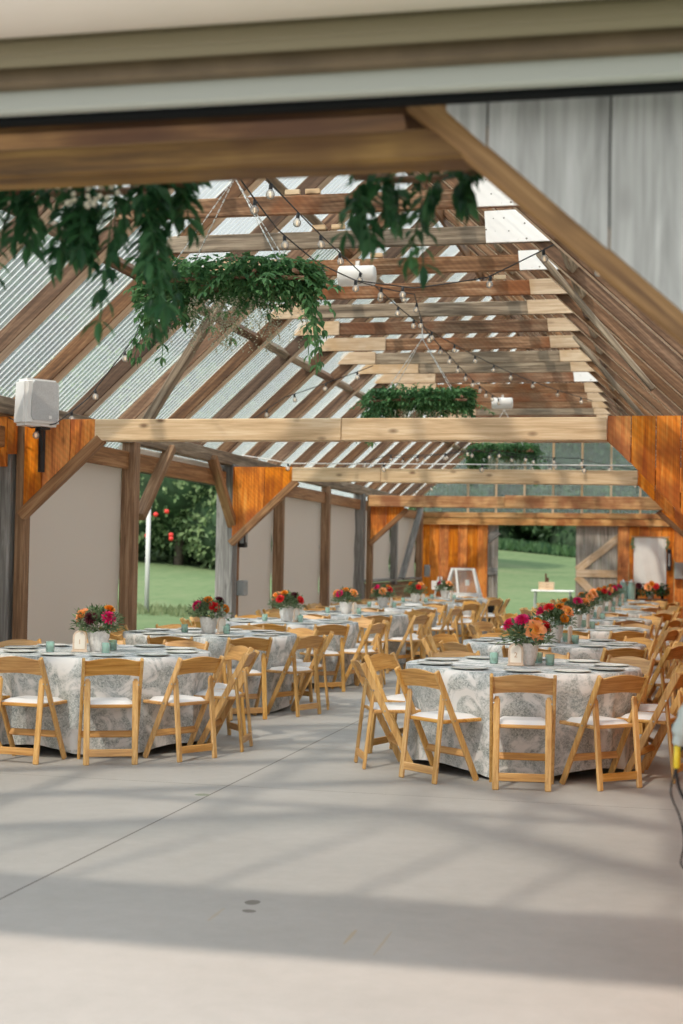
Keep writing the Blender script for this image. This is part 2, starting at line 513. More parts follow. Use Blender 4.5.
# ------------------------------------------------------------------ mesh helpers
class MB:
    def __init__(s):
        s.v, s.f, s.mi = [], [], []
    def add(s, vs, fs, mi=0):
        o = len(s.v)
        s.v.extend(tuple(p) for p in vs)
        for q in fs:
            s.f.append(tuple(i + o for i in q))
            s.mi.append(mi)
    def box(s, c, size, mat=None, mi=0, ch=0.0):
        bm = bmesh.new()
        bmesh.ops.create_cube(bm, size=1)
        for v in bm.verts:
            v.co = Vector((v.co.x * size[0], v.co.y * size[1], v.co.z * size[2]))
        if ch > 0:
            bmesh.ops.bevel(bm, geom=bm.edges[:], offset=ch, segments=1, affect='EDGES')
        bm.verts.index_update()
        M4 = Matrix.Translation(c) @ (mat.to_4x4() if mat is not None else Matrix.Identity(4))
        s.add([M4 @ v.co for v in bm.verts], [[v.index for v in f.verts] for f in bm.faces], mi)
        bm.free()
    def bar(s, p0, p1, w, h, up=(0, 0, 1), ch=0.0, mi=0):
        p0, p1 = Vector(p0), Vector(p1)
        x = (p1 - p0)
        L = x.length
        x.normalize()
        u = Vector(up)
        y = u.cross(x)
        if y.length < 1e-4:
            y = Vector((0, 1, 0)).cross(x)
        y.normalize()
        z = x.cross(y)
        s.box((p0 + p1) / 2, (L, w, h), Matrix((x, y, z)).transposed(), mi, ch)
    def tube(s, pts, r, seg=6, mi=0, cap=True):
        pts = [Vector(p) for p in pts]
        rs = r if isinstance(r, (list, tuple)) else [r] * len(pts)
        vs, fs = [], []
        prev = None
        for i, p in enumerate(pts):
            t = (pts[min(i + 1, len(pts) - 1)] - pts[max(i - 1, 0)]).normalized()
            if prev is None:
                a = t.orthogonal().normalized()
            else:
                a = (prev - t * prev.dot(t))
                a = a.normalized() if a.length > 1e-5 else t.orthogonal().normalized()
            prev = a
            b = t.cross(a)
            for k in range(seg):
                an = 2 * math.pi * k / seg
                vs.append(p + (a * math.cos(an) + b * math.sin(an)) * rs[i])
        for i in range(len(pts) - 1):
            for k in range(seg):
                k2 = (k + 1) % seg
                fs.append((i * seg + k, i * seg + k2, (i + 1) * seg + k2, (i + 1) * seg + k))
        if cap:
            fs.append(tuple(range(seg))[::-1])
            fs.append(tuple((len(pts) - 1) * seg + k for k in range(seg)))
        s.add(vs, fs, mi)
    def lathe(s, prof, seg=20, c=(0, 0, 0), mi=0, sx=1.0, sy=1.0):
        vs, fs = [], []
        for (r, z) in prof:
            for k in range(seg):
                a = 2 * math.pi * k / seg
                vs.append((c[0] + r * math.cos(a) * sx, c[1] + r * math.sin(a) * sy, c[2] + z))
        for i in range(len(prof) - 1):
            for k in range(seg):
                k2 = (k + 1) % seg
                fs.append((i * seg + k, i * seg + k2, (i + 1) * seg + k2, (i + 1) * seg + k))
        fs.append(tuple(range(seg))[::-1])
        fs.append(tuple((len(prof) - 1) * seg + k for k in range(seg)))
        s.add(vs, fs, mi)
    def prism(s, poly, y0, y1, mi=0):
        """polygon in x,z extruded along y"""
        n_ = len(poly)
        vs = [(x, y0, z) for x, z in poly] + [(x, y1, z) for x, z in poly]
        fs = [tuple(range(n_)), tuple(range(2 * n_ - 1, n_ - 1, -1))]
        for i in range(n_):
            j = (i + 1) % n_
            fs.append((i, i + n_, j + n_, j))
        s.add(vs, fs, mi)
    def leaf(s, p, d, nrm, L, w, fine=False, mi=0):
        p, d, nrm = Vector(p), Vector(d).normalized(), Vector(nrm)
        sd = d.cross(nrm)
        if sd.length < 1e-4:
            sd = d.orthogonal()
        sd.normalize()
        nn = sd.cross(d)
        if not fine:
            vs = [p, p + d * L * .45 + sd * w * .5 + nn * w * .15, p + d * L - nn * L * .1, p + d * L * .45 - sd * w * .5 + nn * w * .15]
            s.add(vs, [(0, 1, 2), (0, 2, 3)], mi)
        else:
            vs = [p, p + d * L * .28 + sd * w * .42 + nn * w * .12, p + d * L * .62 + sd * w * .40 + nn * w * .10, p + d * L - nn * L * .16,
                  p + d * L * .62 - sd * w * .40 + nn * w * .10, p + d * L * .28 - sd * w * .42 + nn * w * .12, p + d * L * .5 - nn * L * .02]
            s.add(vs, [(0, 1, 6), (1, 2, 6), (2, 3, 6), (3, 4, 6), (4, 5, 6), (5, 0, 6)], mi)
    def mesh(s, name, mats, smooth=False):
        me = bpy.data.meshes.new(name)
        me.from_pydata(s.v, [], s.f)
        for m in (mats if isinstance(mats, (list, tuple)) else [mats]):
            me.materials.append(m)
        if any(s.mi):
            me.polygons.foreach_set('material_index', s.mi)
        if smooth:
            me.polygons.foreach_set('use_smooth', [True] * len(me.polygons))
        me.update()
        return me
    def build(s, name, mats, parent=None, smooth=False, loc=None):
        return link(name, s.mesh(name, mats, smooth), parent, loc)

def link(name, me, parent=None, loc=None, rz=None):
    o = bpy.data.objects.new(name, me)
    COL.objects.link(o)
    if parent is not None:
        o.parent = parent
    if loc is not None:
        o.location = loc
    if rz is not None:
        o.rotation_euler = (0, 0, rz)
    return o

def tag(o, label, cat, group=None, kind=None):
    o['label'] = label
    o['category'] = cat
    if group:
        o['group'] = group
    if kind:
        o['kind'] = kind
    return o

def struct(o, label=None, cat=None):
    o['kind'] = 'structure'
    if label:
        o['label'] = label
    if cat:
        o['category'] = cat
    return o

def empty(name, loc=(0, 0, 0), rz=0.0):
    o = bpy.data.objects.new(name, None)
    o.empty_display_size = .1
    COL.objects.link(o)
    o.location = loc
    o.rotation_euler = (0, 0, rz)
    return o

def children_of(o):
    return [c for c in o.children]

def copy_tree(o, parent=None):
    c = o.copy()
    COL.objects.link(c)
    if parent is not None:
        c.parent = parent
    for ch in children_of(o):
        copy_tree(ch, c)
    return c

def beam(name, p0, p1, w, h, mat, parent=None, up=(0, 0, 1), ch=0.008):
    """timber whose local X runs along its length, so the grain follows it"""
    p0, p1 = Vector(p0), Vector(p1)
    x = p1 - p0
    L = x.length
    x.normalize()
    y = Vector(up).cross(x)
    if y.length < 1e-4:
        y = Vector((0, 1, 0))
    y.normalize()
    z = x.cross(y)
    mb = MB()
    mb.box((0, 0, 0), (L, w, h), None, 0, ch)
    o = mb.build(name, mat, parent)
    o.matrix_world = Matrix.Translation((p0 + p1) / 2) @ Matrix((x, y, z)).transposed().to_4x4()
    return o

def rnd(a, b):
    return random.uniform(a, b)

def rdir():
    while True:
        v = Vector((rnd(-1, 1), rnd(-1, 1), rnd(-1, 1)))
        if 0.05 < v.length < 1:
            return v.normalized()

# ------------------------------------------------------------------ barn dimensions
XL, XR = -6.2, 0.30            # inner face of the two long walls
YF, YB = 4.0, 36.5             # front and back gable
RX = -2.99                     # ridge
EZ, SL = 3.05, 0.93            # rafter foot height at x = -6.3 and roof pitch
def roof_z(x):
    return EZ + SL * (3.31 - abs(x - RX))
RIDGE = roof_z(RX)
TIE_Z = 4.5

# ------------------------------------------------------------------ floor and ground
mb = MB()
mb.box((-2.95, 15.0, -0.15), (6.9, 43.4, 0.3))
struct(mb.build('floor', M['concrete']), 'pale worn concrete slab running through the barn', 'floor')
mb = MB()
mb.box((-3.0, -12.5, -0.16), (40, 11.2, 0.3))
struct(mb.build('forecourt', M['concrete']), 'pale concrete apron before the barn', 'ground')

def ground_z(x, y):
    dl = max(0, -6.5 - x) + max(0, x - 0.6)
    db = max(0, y - 36.8)
    z = -0.07 + 0.078 * min(dl, 45) * min(1, max(0, (y - 4) / 20)) + 0.033 * min(db, 90)
    z += 0.10 * mnoise.noise((x * .12, y * .12, 0)) * min(1, (dl + db) / 6)
    return z
gx = [-90 + 3 * i for i in range(26)] + [-14 + 1.5 * i for i in range(5)] + [-6.5, 0.6] + [3 + 3 * i for i in range(20)]
gx = sorted(set(gx))
gy = [-18 + 3 * i for i in range(7)] + [4 + 3.28 * i for i in range(11)] + [38 + 3 * i for i in range(34)]
gy = sorted(set(gy))
mb = MB()
vs, fs = [], []
for y in gy:
    for x in gx:
        z = ground_z(x, y)
        if -6.6 < x < 0.7 and y < 36.9:
            z = -0.32
        vs.append((x, y, z))
nx = len(gx)
for j in range(len(gy) - 1):
    for i in range(nx - 1):
        fs.append((j * nx + i, j * nx + i + 1, (j + 1) * nx + i + 1, (j + 1) * nx + i))
mb.add(vs, fs)
struct(mb.build('lawn', M['lawn'], smooth=True), 'mown green lawn rising gently around the barn', 'lawn')

# ------------------------------------------------------------------ roof: corrugated sheets
def corr(n0, n1, pitch, amp, per=6):
    out = []
    n_ = int((n1 - n0) / pitch * per)
    for i in range(n_ + 1):
        t = n0 + (n1 - n0) * i / n_
        out.append((t, amp * math.sin(2 * math.pi * (t - n0) / pitch)))
    return out
def roof_sheet(side):
    mb = MB()
    nv = Vector((side * SL, 0, 1)).normalized()
    xa, xb = RX + side * 3.75, RX + side * 0.02
    a = Vector((xa, 0, roof_z(xa) + .20))
    b = Vector((xb, 0, roof_z(xb) + .20))
    vs, fs = [], []
    prof = corr(3.55, 36.9, 0.098, 0.016)
    for (y, o) in prof:
        for p in (a, b):
            q = p + nv * o
            vs.append((q.x, y, q.z))
    for i in range(len(prof) - 1):
        fs.append((2 * i, 2 * i + 1, 2 * i + 3, 2 * i + 2))
    mb.add(vs, fs)
    return mb
struct(roof_sheet(-1).build('roof_sheet', M['sheet'], smooth=True), 'translucent corrugated roof sheeting on the slope above the shaded wall', 'roof')
struct(roof_sheet(1).build('roof_sheet', M['sheet'], smooth=True), 'translucent corrugated roof sheeting on the far slope', 'roof')
o = beam('ridge_board', (RX, 3.8, RIDGE - .02), (RX, 36.6, RIDGE - .02), .05, .26, M['rafter'])
struct(o)

RY = [4.15 + 1.323 * i for i in range(25)]
rng = random.Random(3)
for i, y in enumerate(RY):
    for sd in (-1, 1):
        xa = RX + sd * 3.45
        j = rng.uniform(-.02, .02)
        o = beam('rafter', (xa, y + j, roof_z(xa) + .06), (RX + sd * .03, y + j, roof_z(RX + sd * .03) + .06), .18, .155, M['rafter'])
        o.data.materials.append(M['rafter_lit'])  # undersides painted brighter, as if lit from the floor
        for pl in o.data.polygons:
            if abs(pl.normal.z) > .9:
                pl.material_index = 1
        struct(o)
# purlins let in between the rafters
for sd in (-1, 1):
    for x in (RX + sd * 2.08, RX + sd * 0.95):
        for i in range(len(RY) - 1):
            m_ = M['oldtie'] if (i + (x > RX)) % 3 else M['rafter']
            o = beam('purlin', (x, RY[i] + .05, roof_z(x) + .09), (x, RY[i + 1] - .05, roof_z(x) + .09), .09, .13, m_,
                     up=Vector((sd * SL, 0, 1)))
            struct(o)

# collar ties with their gusset boards
white_at = {6: 1, 7: 1, 8: 1, 15: 1}
for i, y in enumerate(RY):
    if i < 1:
        continue
    if i == 2:
        continue
    mt = M['oldtie'] if i == 5 or i in (7, 10, 13, 14, 19) else M['tie']
    hh = .20 if i == 5 else .165
    z0 = TIE_Z + rng.uniform(-.015, .02)
    o = beam('collar_tie', (RX - 1.84, y - .09, z0 + hh / 2), (RX + 1.80, y - .09, z0 + hh / 2), .05, hh, mt)
    struct(o)
    mw = M['whiteboard'] if i in white_at else M['pale']
    gh = .30 if i in (6, 7) else .2 if i == 8 else .17
    gl = .62 if i in (6, 7) else rng.uniform(.40, .62)
    if i >= 5:
        mb = MB()
        x1 = 1.90
        mb.prism([(x1 - gl, 0), (x1 + .10, 0), (x1 + .10 - gh * 1.05, gh), (x1 - gl - .02, gh * .97)], -.15, -.117)
        g = mb.build('gusset_board', mw, o)
        g.matrix_world = Matrix.Translation((RX, y, z0))
    if i >= 8:
        mb = MB()
        gl = rng.uniform(.5, 1.0)
        mb.prism([(-1.95, 0), (-1.9 + gl, 0), (-1.9 + gl, .18), (-1.86, .18)], -.15, -.117)
        g = mb.build('gusset_board', M['pale'], o)
        g.matrix_world = Matrix.Translation((RX, y, z0))
# short blocks left on two of the ties
for x, k in ((-3.22, 6), (-3.04, 6), (-3.31, 7), (-3.12, 7), (-3.02, 8), (-1.9, 9)):
    mb = MB()
    mb.box((0, 0, 0), (.13, .045, .045), None, 0, .004)
    o = mb.build('wood_block', M['pine'], loc=(x, RY[k] - .09, TIE_Z + .165 + .045))
    struct(o)

# struts from the wall plate to the ties
struct(beam('strut', (-5.72, 15.25, 3.05), (-4.74, 15.25, 4.62), .09, .13, M['oldtie'], up=(0, 1, 0)))
struct(beam('strut', (-1.30, 14.0, 4.55), (-.20, 14.0, 3.22), .06, .09, M['oldtie'], up=(0, 1, 0)))
struct(beam('strut', (-1.30, 19.2, 4.55), (-.20, 19.2, 3.22), .06, .09, M['oldtie'], up=(0, 1, 0)))

# eave plates and wall planks
struct(beam('wall_plate', (XL - .06, 4, 2.97), (XL - .06, 36.5, 2.97), .16, .17, M['oldtie']))
struct(beam('wall_plate', (XR + .06, 4, 2.97), (XR + .06, 36.5, 2.97), .16, .17, M['brown_v']))
struct(beam('wall_plank', (XL - .05, 13.2, 2.68), (XL - .05, 19.85, 2.68), .05, .21, M['bracew']))
struct(beam('wall_plank', (XL - .05, 20.2, 2.68), (XL - .05, 29.1, 2.68), .05, .20, M['bracew']))
struct(beam('wall_plank', (XL - .05, 29.3, 2.68), (XL - .05, 36.4, 2.68), .05, .20, M['bracew']))
struct(beam('wall_plank', (XL - .05, 4.2, 2.68), (XL - .05, 12.8, 2.68), .05, .20, M['bracew']))

# ------------------------------------------------------------------ posts of the left wall
def post(x, y, z0, z1, wx, wy, mat):
    o = beam('post', (x, y, z0), (x, y, z1), wx, wy, mat, up=(0, 1, 0))
    return struct(o)
post(-6.31, 13.0, 0, 2.9, .20, .20, M['grey_v'])
post(-6.13, 13.02, 0, 2.86, .10, .14, M['brown_v'])
post(-6.23, 16.12, 0, 2.9, .17, .17, M['brown_v'])
post(-6.28, 20.1, 0, 2.9, .26, .22, M['grey_v'])
post(-6.24, 20.42, 0, 2.9, .08, .13, M['bracew'])
post(-6.23, 22.75, 0, 2.9, .15, .17, M['brown_v'])
post(-6.23, 26.0, 0, 2.9, .15, .17, M['brown_v'])
post(-6.27, 29.1, 0, 2.9, .22, .22, M['grey_v'])
post(-6.10, 29.4, 0, 2.86, .12, .16, M['brown_v'])
post(-6.24, 32.8, 1.0, 2.9, .14, .20, M['grey_v'])
post(-6.24, 36.2, 0, 2.9, .14, .26, M['brown_v'])
post(-6.25, 9.6, 0, 2.9, .15, .17, M['brown_v'])
post(-6.25, 6.6, 0, 2.9, .15, .17, M['brown_v'])
post(-6.28, 4.02, 0, 2.9, .2, .2, M['grey_v'])
# right hand posts carry the mirror half of each bent
for y in (4.05, 13.0, 20.0, 29.1):
    post(.28, y, 0, 2.9, .18, .18, M['brown_v'])

# knee braces of the open bay
struct(beam('knee_brace', (-6.17, 16.28, 2.02), (-6.17, 17.32, 2.93), .10, .13, M['brown_v'], up=(1, 0, 0)))
struct(beam('knee_brace', (-6.17, 19.0, 2.93), (-6.17, 20.02, 2.02), .10, .13, M['bracew'], up=(1, 0, 0)))
struct(beam('knee_brace', (-6.17, 33.4, 1.12), (-6.17, 35.9, 2.83), .09, .15, M['grey_v'], up=(1, 0, 0)))

# half wall of boards in the last bay, with a ledge
mb = MB()
for k in range(9):
    mb.box((XL - .08, 32.8, .06 + k * .118), (.035, 6.5, .112), None, 0, .004)
struct(mb.build('wall_left', wood('kneewall_wood', (0.13, 0.07, 0.035), (0.25, 0.145, 0.075), (0.36, 0.23, 0.13), axis=1, island=True, vary=.5, knots=.3)), 'low brown board wall under the last grey screens', 'wall')
struct(beam('wall_ledge', (XL - .02, 29.55, 1.11), (XL - .02, 36.1, 1.11), .16, .05, M['grey_v']))

# ------------------------------------------------------------------ roller screens (closed) and one rolled up
def shade(y0, y1, z0, z1, label, roll=False):
    root = empty('roller_shade', (XL - .14, (y0 + y1) / 2, z0))
    L = y1 - y0
    mb = MB()
    vs, fs = [], []
    NY, NZ = 24, 14
    for j in range(NZ + 1):
        for i in range(NY + 1):
            y = -L / 2 + L * i / NY
            z = (z1 - z0) * j / NZ
            edge = math.exp(-((L / 2 - abs(y)) / .12) ** 2)
            vs.append((.010 * math.sin(y * 3.1 + z * 1.3) + .012 * math.sin(z * 9 + y) * edge, y, z))
    for j in range(NZ):
        for i in range(NY):
            a = j * (NY + 1) + i
            fs.append((a, a + 1, a + NY + 2, a + NY + 1))
    o2 = len(vs)
    vs2 = [(x - .006, y, z) for x, y, z in vs]
    mb.add(vs + vs2, fs + [tuple(k + o2 for k in f[::-1]) for f in fs])
    mb.build('fabric', M['screen'], root, smooth=True)
    mb = MB()
    mb.tube([(0, -L / 2, -.012), (0, L / 2, -.012)], .018, 8)
    mb.build('hem_bar', M['black'] if roll else M['greybox'], root)
    mb = MB()
    mb.tube([(-.04, -L / 2, z1 - z0 + .02), (-.04, L / 2, z1 - z0 + .02)], .06, 12)
    mb.build('roller', M['screen'], root, smooth=True)
    tag(root, label, 'roller shade', 'grey beige roller shades along the open wall')
    return root
shade(13.08, 16.10, .05, 2.72, 'closed grey beige roller shade between the speaker post and the open bay')
shade(16.22, 19.98, 2.60, 2.80, 'rolled up roller shade above the open view of the orchard', True)
shade(20.46, 22.74, .05, 2.72, 'closed roller shade just past the grey post beside the open bay')
shade(22.76, 25.99, .05, 2.72, 'closed roller shade, middle of the three beyond the grey post')
shade(26.01, 29.02, .05, 2.72, 'closed roller shade just before the third braced bent')
shade(29.42, 32.78, 1.14, 2.72, 'short roller shade above the board half wall, nearer one')
shade(32.82, 36.18, 1.14, 2.72, 'short roller shade above the half wall, in the far corner behind the diagonal brace')
shade(9.62, 12.94, .05, 2.72, 'closed roller shade before the speaker post')
shade(6.62, 9.58, .05, 2.72, 'closed roller shade in the second bay from the entrance')
shade(4.10, 6.58, .05, 2.72, 'closed roller shade in the bay beside the entrance')

# right wall boards
mb = MB()
y = 4.2
while y < 36.4:
    w_ = rng.uniform(.20, .30)
    mb.box((.41, y + w_ / 2, 1.5), (.03, w_ - .006, 3.0))
    y += w_
struct(mb.build('wall_right', M['orange']), 'vertical board wall along the second row of tables', 'wall')

# ------------------------------------------------------------------ bents: tie beam + boarded brackets
def bracket(name_y, xin, xout, ztop, zin, sd, mat, bracemat, front, label, board=.26, th=.03, lift=0.0):
    """boards in the corner between beam end (xin) and post (xout), brace along the lower edge"""
    root = empty('corner_bracket', (xin, name_y, zin))
    mb = MB()
    x = xin
    while (xout - x) * sd > .01:
        x2 = x + sd * board * rng.uniform(.85, 1.15)
        if (xout - x2) * sd < .08:
            x2 = xout
        g = sd * .004
        za, zb = zin - abs(x - xin), zin - abs(x2 - xin)
        a, b = x + g, x2 - g
        mb.prism([(a - xin, ztop - zin), (b - xin, ztop - zin), (b - xin, zb - zin), (a - xin, za - zin)], 0, th)
        x = x2
    mb.build('board_panel', mat, root)
    L = abs(xout - xin)
    b = beam('brace', (xin - sd * .06 + sd * lift, front, zin + lift), (xout + sd * .02, front, zin - L - .02 + lift * 2), .10, .105, bracemat, up=(0, 1, 0))
    b.parent = root
    b.matrix_parent_inverse = Matrix.Translation((-xin, -name_y, -zin))
    struct(root, label, 'bracket')
    return root

# bent 1
struct(beam('tie_beam', (-5.37, 13.0, 2.755), (-2.97, 13.0, 2.755), .16, .205, M['pine']), 'pale timber beam of the nearest bent, half beside the speaker', 'beam')
struct(beam('tie_beam', (-2.966, 13.0, 2.755), (-.58, 13.0, 2.755), .16, .205, M['pine']), 'pale timber beam of the nearest bent, half away from the speaker', 'beam')
bracket(12.95, -5.37, -6.10, 2.86, 2.68, -1, M['orange'], M['bracew'], 12.97, 'orange boarded corner bracket behind the white loudspeaker')
bracket(12.95, -.58, .22, 2.87, 2.66, 1, M['orange'], M['orange_x'], 13.03, 'orange boarded corner bracket of the nearest bent, opposite the loudspeaker', board=.24, lift=.062)
# boards beside the post behind the speaker
mb = MB()
for k in range(4):
    mb.box((-6.47 + k * .095, 12.87, 2.52 + .06 * k), (.090, .03, .72 - .12 * k))
o = mb.build('post_boards', M['orange'])
struct(o, 'short orange boards around the post under the loudspeaker', 'boards')
# bent 2
struct(beam('tie_beam', (-5.28, 20.0, 2.755), (-4.0, 20.0, 2.755), .15, .195, M['pine']), 'pale knotty beam of the second bent, short end piece', 'beam')
struct(beam('tie_beam', (-3.996, 20.0, 2.745), (-.48, 20.0, 2.73), .15, .195, M['pine']), 'pale knotty beam of the second bent, long piece', 'beam')
bracket(19.95, -5.28, -6.16, 2.86, 2.66, -1, M['orange'], M['bracew'], 19.98, 'orange boarded bracket of the second bent beside the open bay', board=.36)
bracket(19.95, -.48, .22, 2.87, 2.64, 1, M['orange'], M['orange_x'], 20.03, 'orange boarded bracket of the second bent on the wall without screens', lift=.062)
# bent 3
struct(beam('tie_beam', (-6.07, 29.1, 2.76), (-3.3, 29.1, 2.75), .16, .23, M['header']), 'rough amber beam of the third bent, screen side piece', 'beam')
struct(beam('tie_beam', (-3.296, 29.1, 2.765), (-.20, 29.1, 2.755), .16, .25, M['header']), 'rough amber beam of the third bent, longer piece', 'beam')
bracket(29.16, -5.35, -6.05, 2.66, 2.60, -1, M['orange'], M['bracew'], 29.2, 'small orange bracket under the third bent beam beside the screens', board=.4)
bracket(29.16, -.25, .20, 2.66, 2.60, 1, M['orange'], M['bracew'], 29.2, 'small orange bracket under the third bent beam on the boarded wall', board=.4)

# ------------------------------------------------------------------ back wall
mb = MB()
x = -6.3
while x < -4.57:
    w_ = min(rng.uniform(.22, .30), -4.556 - x)
    mb.box((x + w_ / 2, YB + .03, 1.24), (w_ - .006, .04, 2.48))
    x += w_
struct(mb.build('wall_back', M['orange']), 'orange boarded back wall between the screens and the doorway', 'wall')
mb = MB()
x = -1.343
while x < .42:
    w_ = rng.uniform(.24, .34)
    mb.box((x + w_ / 2, YB + .03, 1.24), (w_ - .006, .04, 2.48))
    x += w_
struct(mb.build('wall_back', M['orange']), 'orange boarded back wall behind the white banner', 'wall')
struct(beam('back_header', (-6.3, YB - .02, 2.56), (.4, YB - .02, 2.58), .14, .17, M['header']))
struct(beam('back_header', (-6.3, YB - .06, 2.72), (.4, YB - .06, 2.74), .10, .13, M['header']))

def sliding_door(name, x0, x1, label, mt):
    root = empty(name, ((x0 + x1) / 2, YB + .12, .03))
    w = x1 - x0
    mb = MB()
    n_ = max(3, round(w / .19))
    for k in range(n_):
        mb.box((-w / 2 + (k + .5) * w / n_, 0, 1.235), (w / n_ - .006, .035, 2.47))
    mb.build('board_panel', M['door_grey'], root)
    for (a, b) in (((-w / 2 + .04, -.035, 1.36), (w / 2, -.035, 2.30)), ((-w / 2 + .04, -.035, 1.20), (w / 2 - .1, -.035, .10))):
        o = beam('brace', a, b, .19, .03, mt, root, up=(0, 1, 0))
    for z in (1.28,):
        beam('rail', (-w / 2 + .02, -.04, z), (w / 2, -.04, z), .035, .19, mt, root)
    struct(root, label, 'door')
    return root
sliding_door('door_1', -2.37, -1.16, 'grey weathered sliding door leaf with pale diagonal braces', M['pale'])
sliding_door('door_2', -5.50, -4.30, 'grey sliding door leaf, only its edge past the orange boards', M['grey_v'])

# back gable: corrugated sheet on studs
def gable(name, y, z0, label, side):
    mb = MB()
    vs, fs = [], []
    prof = corr(RX - 3.3, RX + 3.3, 0.098, 0.012)
    for (x, o_) in prof:
        vs.append((x, y + o_, z0))
        vs.append((x, y + o_, max(z0 + .02, roof_z(x) + .18)))
    for i in range(len(prof) - 1):
        fs.append((2 * i, 2 * i + 1, 2 * i + 3, 2 * i + 2))
    mb.add(vs, fs)
    struct(mb.build(name, M['sheet'], smooth=True), label, 'gable sheet')
    for k in range(-3, 4):
        x = RX + .05 + k * .71
        struct(beam('gable_stud', (x, y - side * .06, z0 - .03), (x, y - side * .06, roof_z(x) + .10), .05, .085, M['pale'], up=(0, 1, 0)))
gable('gable_sheet', YB + .1, 2.80, 'translucent corrugated sheet filling the back gable', 1)
gable('gable_sheet', YF - .02, 3.28, 'translucent corrugated sheet of the front gable', 1)

# ------------------------------------------------------------------ front bent, siding and door housing
struct(beam('front_beam', (-6.2, 3.98, 2.715), (-.50, 3.98, 2.722), .14, .088, M['entrance']), 'lower honey timber of the entrance header', 'beam')
struct(beam('front_beam', (-6.2, 4.08, 2.83), (-.55, 4.08, 2.835), .10, .135, M['entrance']), 'upper honey timber of the entrance header', 'beam')
struct(beam('front_beam', (-6.2, 4.02, 3.10), (.5, 4.02, 3.10), .10, .38, M['header']))
mb = MB()
xs = [-.62, -.504, -.175, .15, .5, .62]
for a, b in zip(xs[:-1], xs[1:]):
    za = 2.865 - (a + .70) * .885 + .012
    zb = 2.865 - (b + .70) * .885 + .012
    mb.prism([(a + .003, 3.0), (b - .003, 3.0), (b - .003, zb), (a + .003, za)], 3.90, 3.93)
struct(mb.build('wall_front', M['siding']), 'grey weathered vertical siding beside the entrance header', 'wall')
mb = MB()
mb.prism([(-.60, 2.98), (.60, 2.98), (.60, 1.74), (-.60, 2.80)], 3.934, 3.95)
struct(mb.build('wall_front_seam_shade', M['rubber']))  # black sheet added behind the siding so its seams look dark
struct(beam('front_brace', (-.70, 3.93, 2.865), (.55, 3.93, 1.759), .11, .046, M['entrance_brace'], up=(0, 1, 0)), 'diagonal honey brace edging the grey siding', 'brace')
struct(beam('front_brace', (-.76, 3.97, 2.92), (-.51, 3.97, 2.67), .05, .09, M['pine'], up=(0, 1, 0)))
# side siding on the other edge of the entrance
mb = MB()
for k in range(3):
    mb.box((-6.5 + k * .28, 3.92, 1.5), (.274, .03, 3.0))
struct(mb.build('wall_front', M['siding']), 'grey siding at the far edge of the entrance', 'wall')

root = empty('door_housing', (-2.9, 3.4, 3.0))
mb = MB()
mb.tube([(-4.0, 0, .13), (4.0, 0, .13)], .22, 48)
for x in (-1.6, .2, 1.9):
    mb.tube([(x, -.21, .05), (x, -.222, .05)], .006, 8)
mb.build('roll_cover', M['cream_metal'], root, smooth=True)
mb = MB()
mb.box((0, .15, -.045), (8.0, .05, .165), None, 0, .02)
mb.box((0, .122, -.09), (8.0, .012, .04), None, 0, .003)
mb.build('roll_shade_strip', M['roll_shade'], root)  # added strip, coloured as the shaded underside of the roll
mb = MB()
mb.box((0, .235, -.06), (8.0, .06, .19), None, 0, .006)
mb.build('track_board', M['track_brown'], root)
mb = MB()
mb.box((0, .285, -.172), (8.0, .045, .078), None, 0, .008)
mb.build('flange', M['flange'], root)
mb = MB()
mb.box((0, .34, -.195), (8.0, .05, .055), None, 0, .006)
mb.build('rubber_seal', M['rubber'], root)
root.rotation_euler = (0, 0, .0)
struct(root, 'cream rolled door housing across the top of the entrance', 'door housing')

# ------------------------------------------------------------------ tables: cloths
def cloth_mesh(seed, pushed):
    """round drop cloth; its skirt is pressed in where the chairs stand (angles in pushed)"""
    r_ = random.Random(seed)
    ph = [r_.uniform(0, 6.28) for _ in range(6)]
    SEG, TOP, ROWS = 168, 10, 16
    RT = .905
    vs, fs = [], []
    for j in range(TOP + 1):
        r = RT * (j / TOP)
        for k in range(SEG):
            a = 2 * math.pi * k / SEG
            zz = .772 + (.0015 * math.sin(5 * a + ph[0] + r * 9))
            vs.append((r * math.cos(a), r * math.sin(a), zz))
    for j in range(1, ROWS + 1):
        t = j / ROWS
        for k in range(SEG):
            a = 2 * math.pi * k / SEG
            f = math.sin(11 * a + ph[1] + 1.1 * math.sin(3 * a + ph[2])) + .55 * math.sin(19 * a + ph[3] + math.sin(2 * a + ph[4]))
            amp = .036 * min(1, t * 1.5)
            r = RT + .016 * min(1, t * 8) + amp * f - .012 * t
            z = .772 - .012 * min(1, t * 8) - (.715) * t + .034 * t * math.sin(4 * a + ph[5])
            press = 0.0
            for b in pushed:
                da = (a - b + math.pi) % (2 * math.pi) - math.pi
                press = max(press, math.exp(-(abs(da) / .27) ** 4))
            k_ = min(1, max(0, (t - .12) / .3))
            r = max(r, .872)
            r = r * (1 - press * k_) + min(r, .838 + .012 * f * .5) * press * k_
            vs.append((r * math.cos(a), r * math.sin(a), z))
    n_ = TOP + ROWS + 1
    for j in range(n_ - 1):
        for k in range(SEG):
            k2 = (k + 1) % SEG
            fs.append((j * SEG + k, (j + 1) * SEG + k, (j + 1) * SEG + k2, j * SEG + k2))
    mb = MB()
    mb.add(vs, fs)
    return mb.mesh('tablecloth', M['toile'], True)

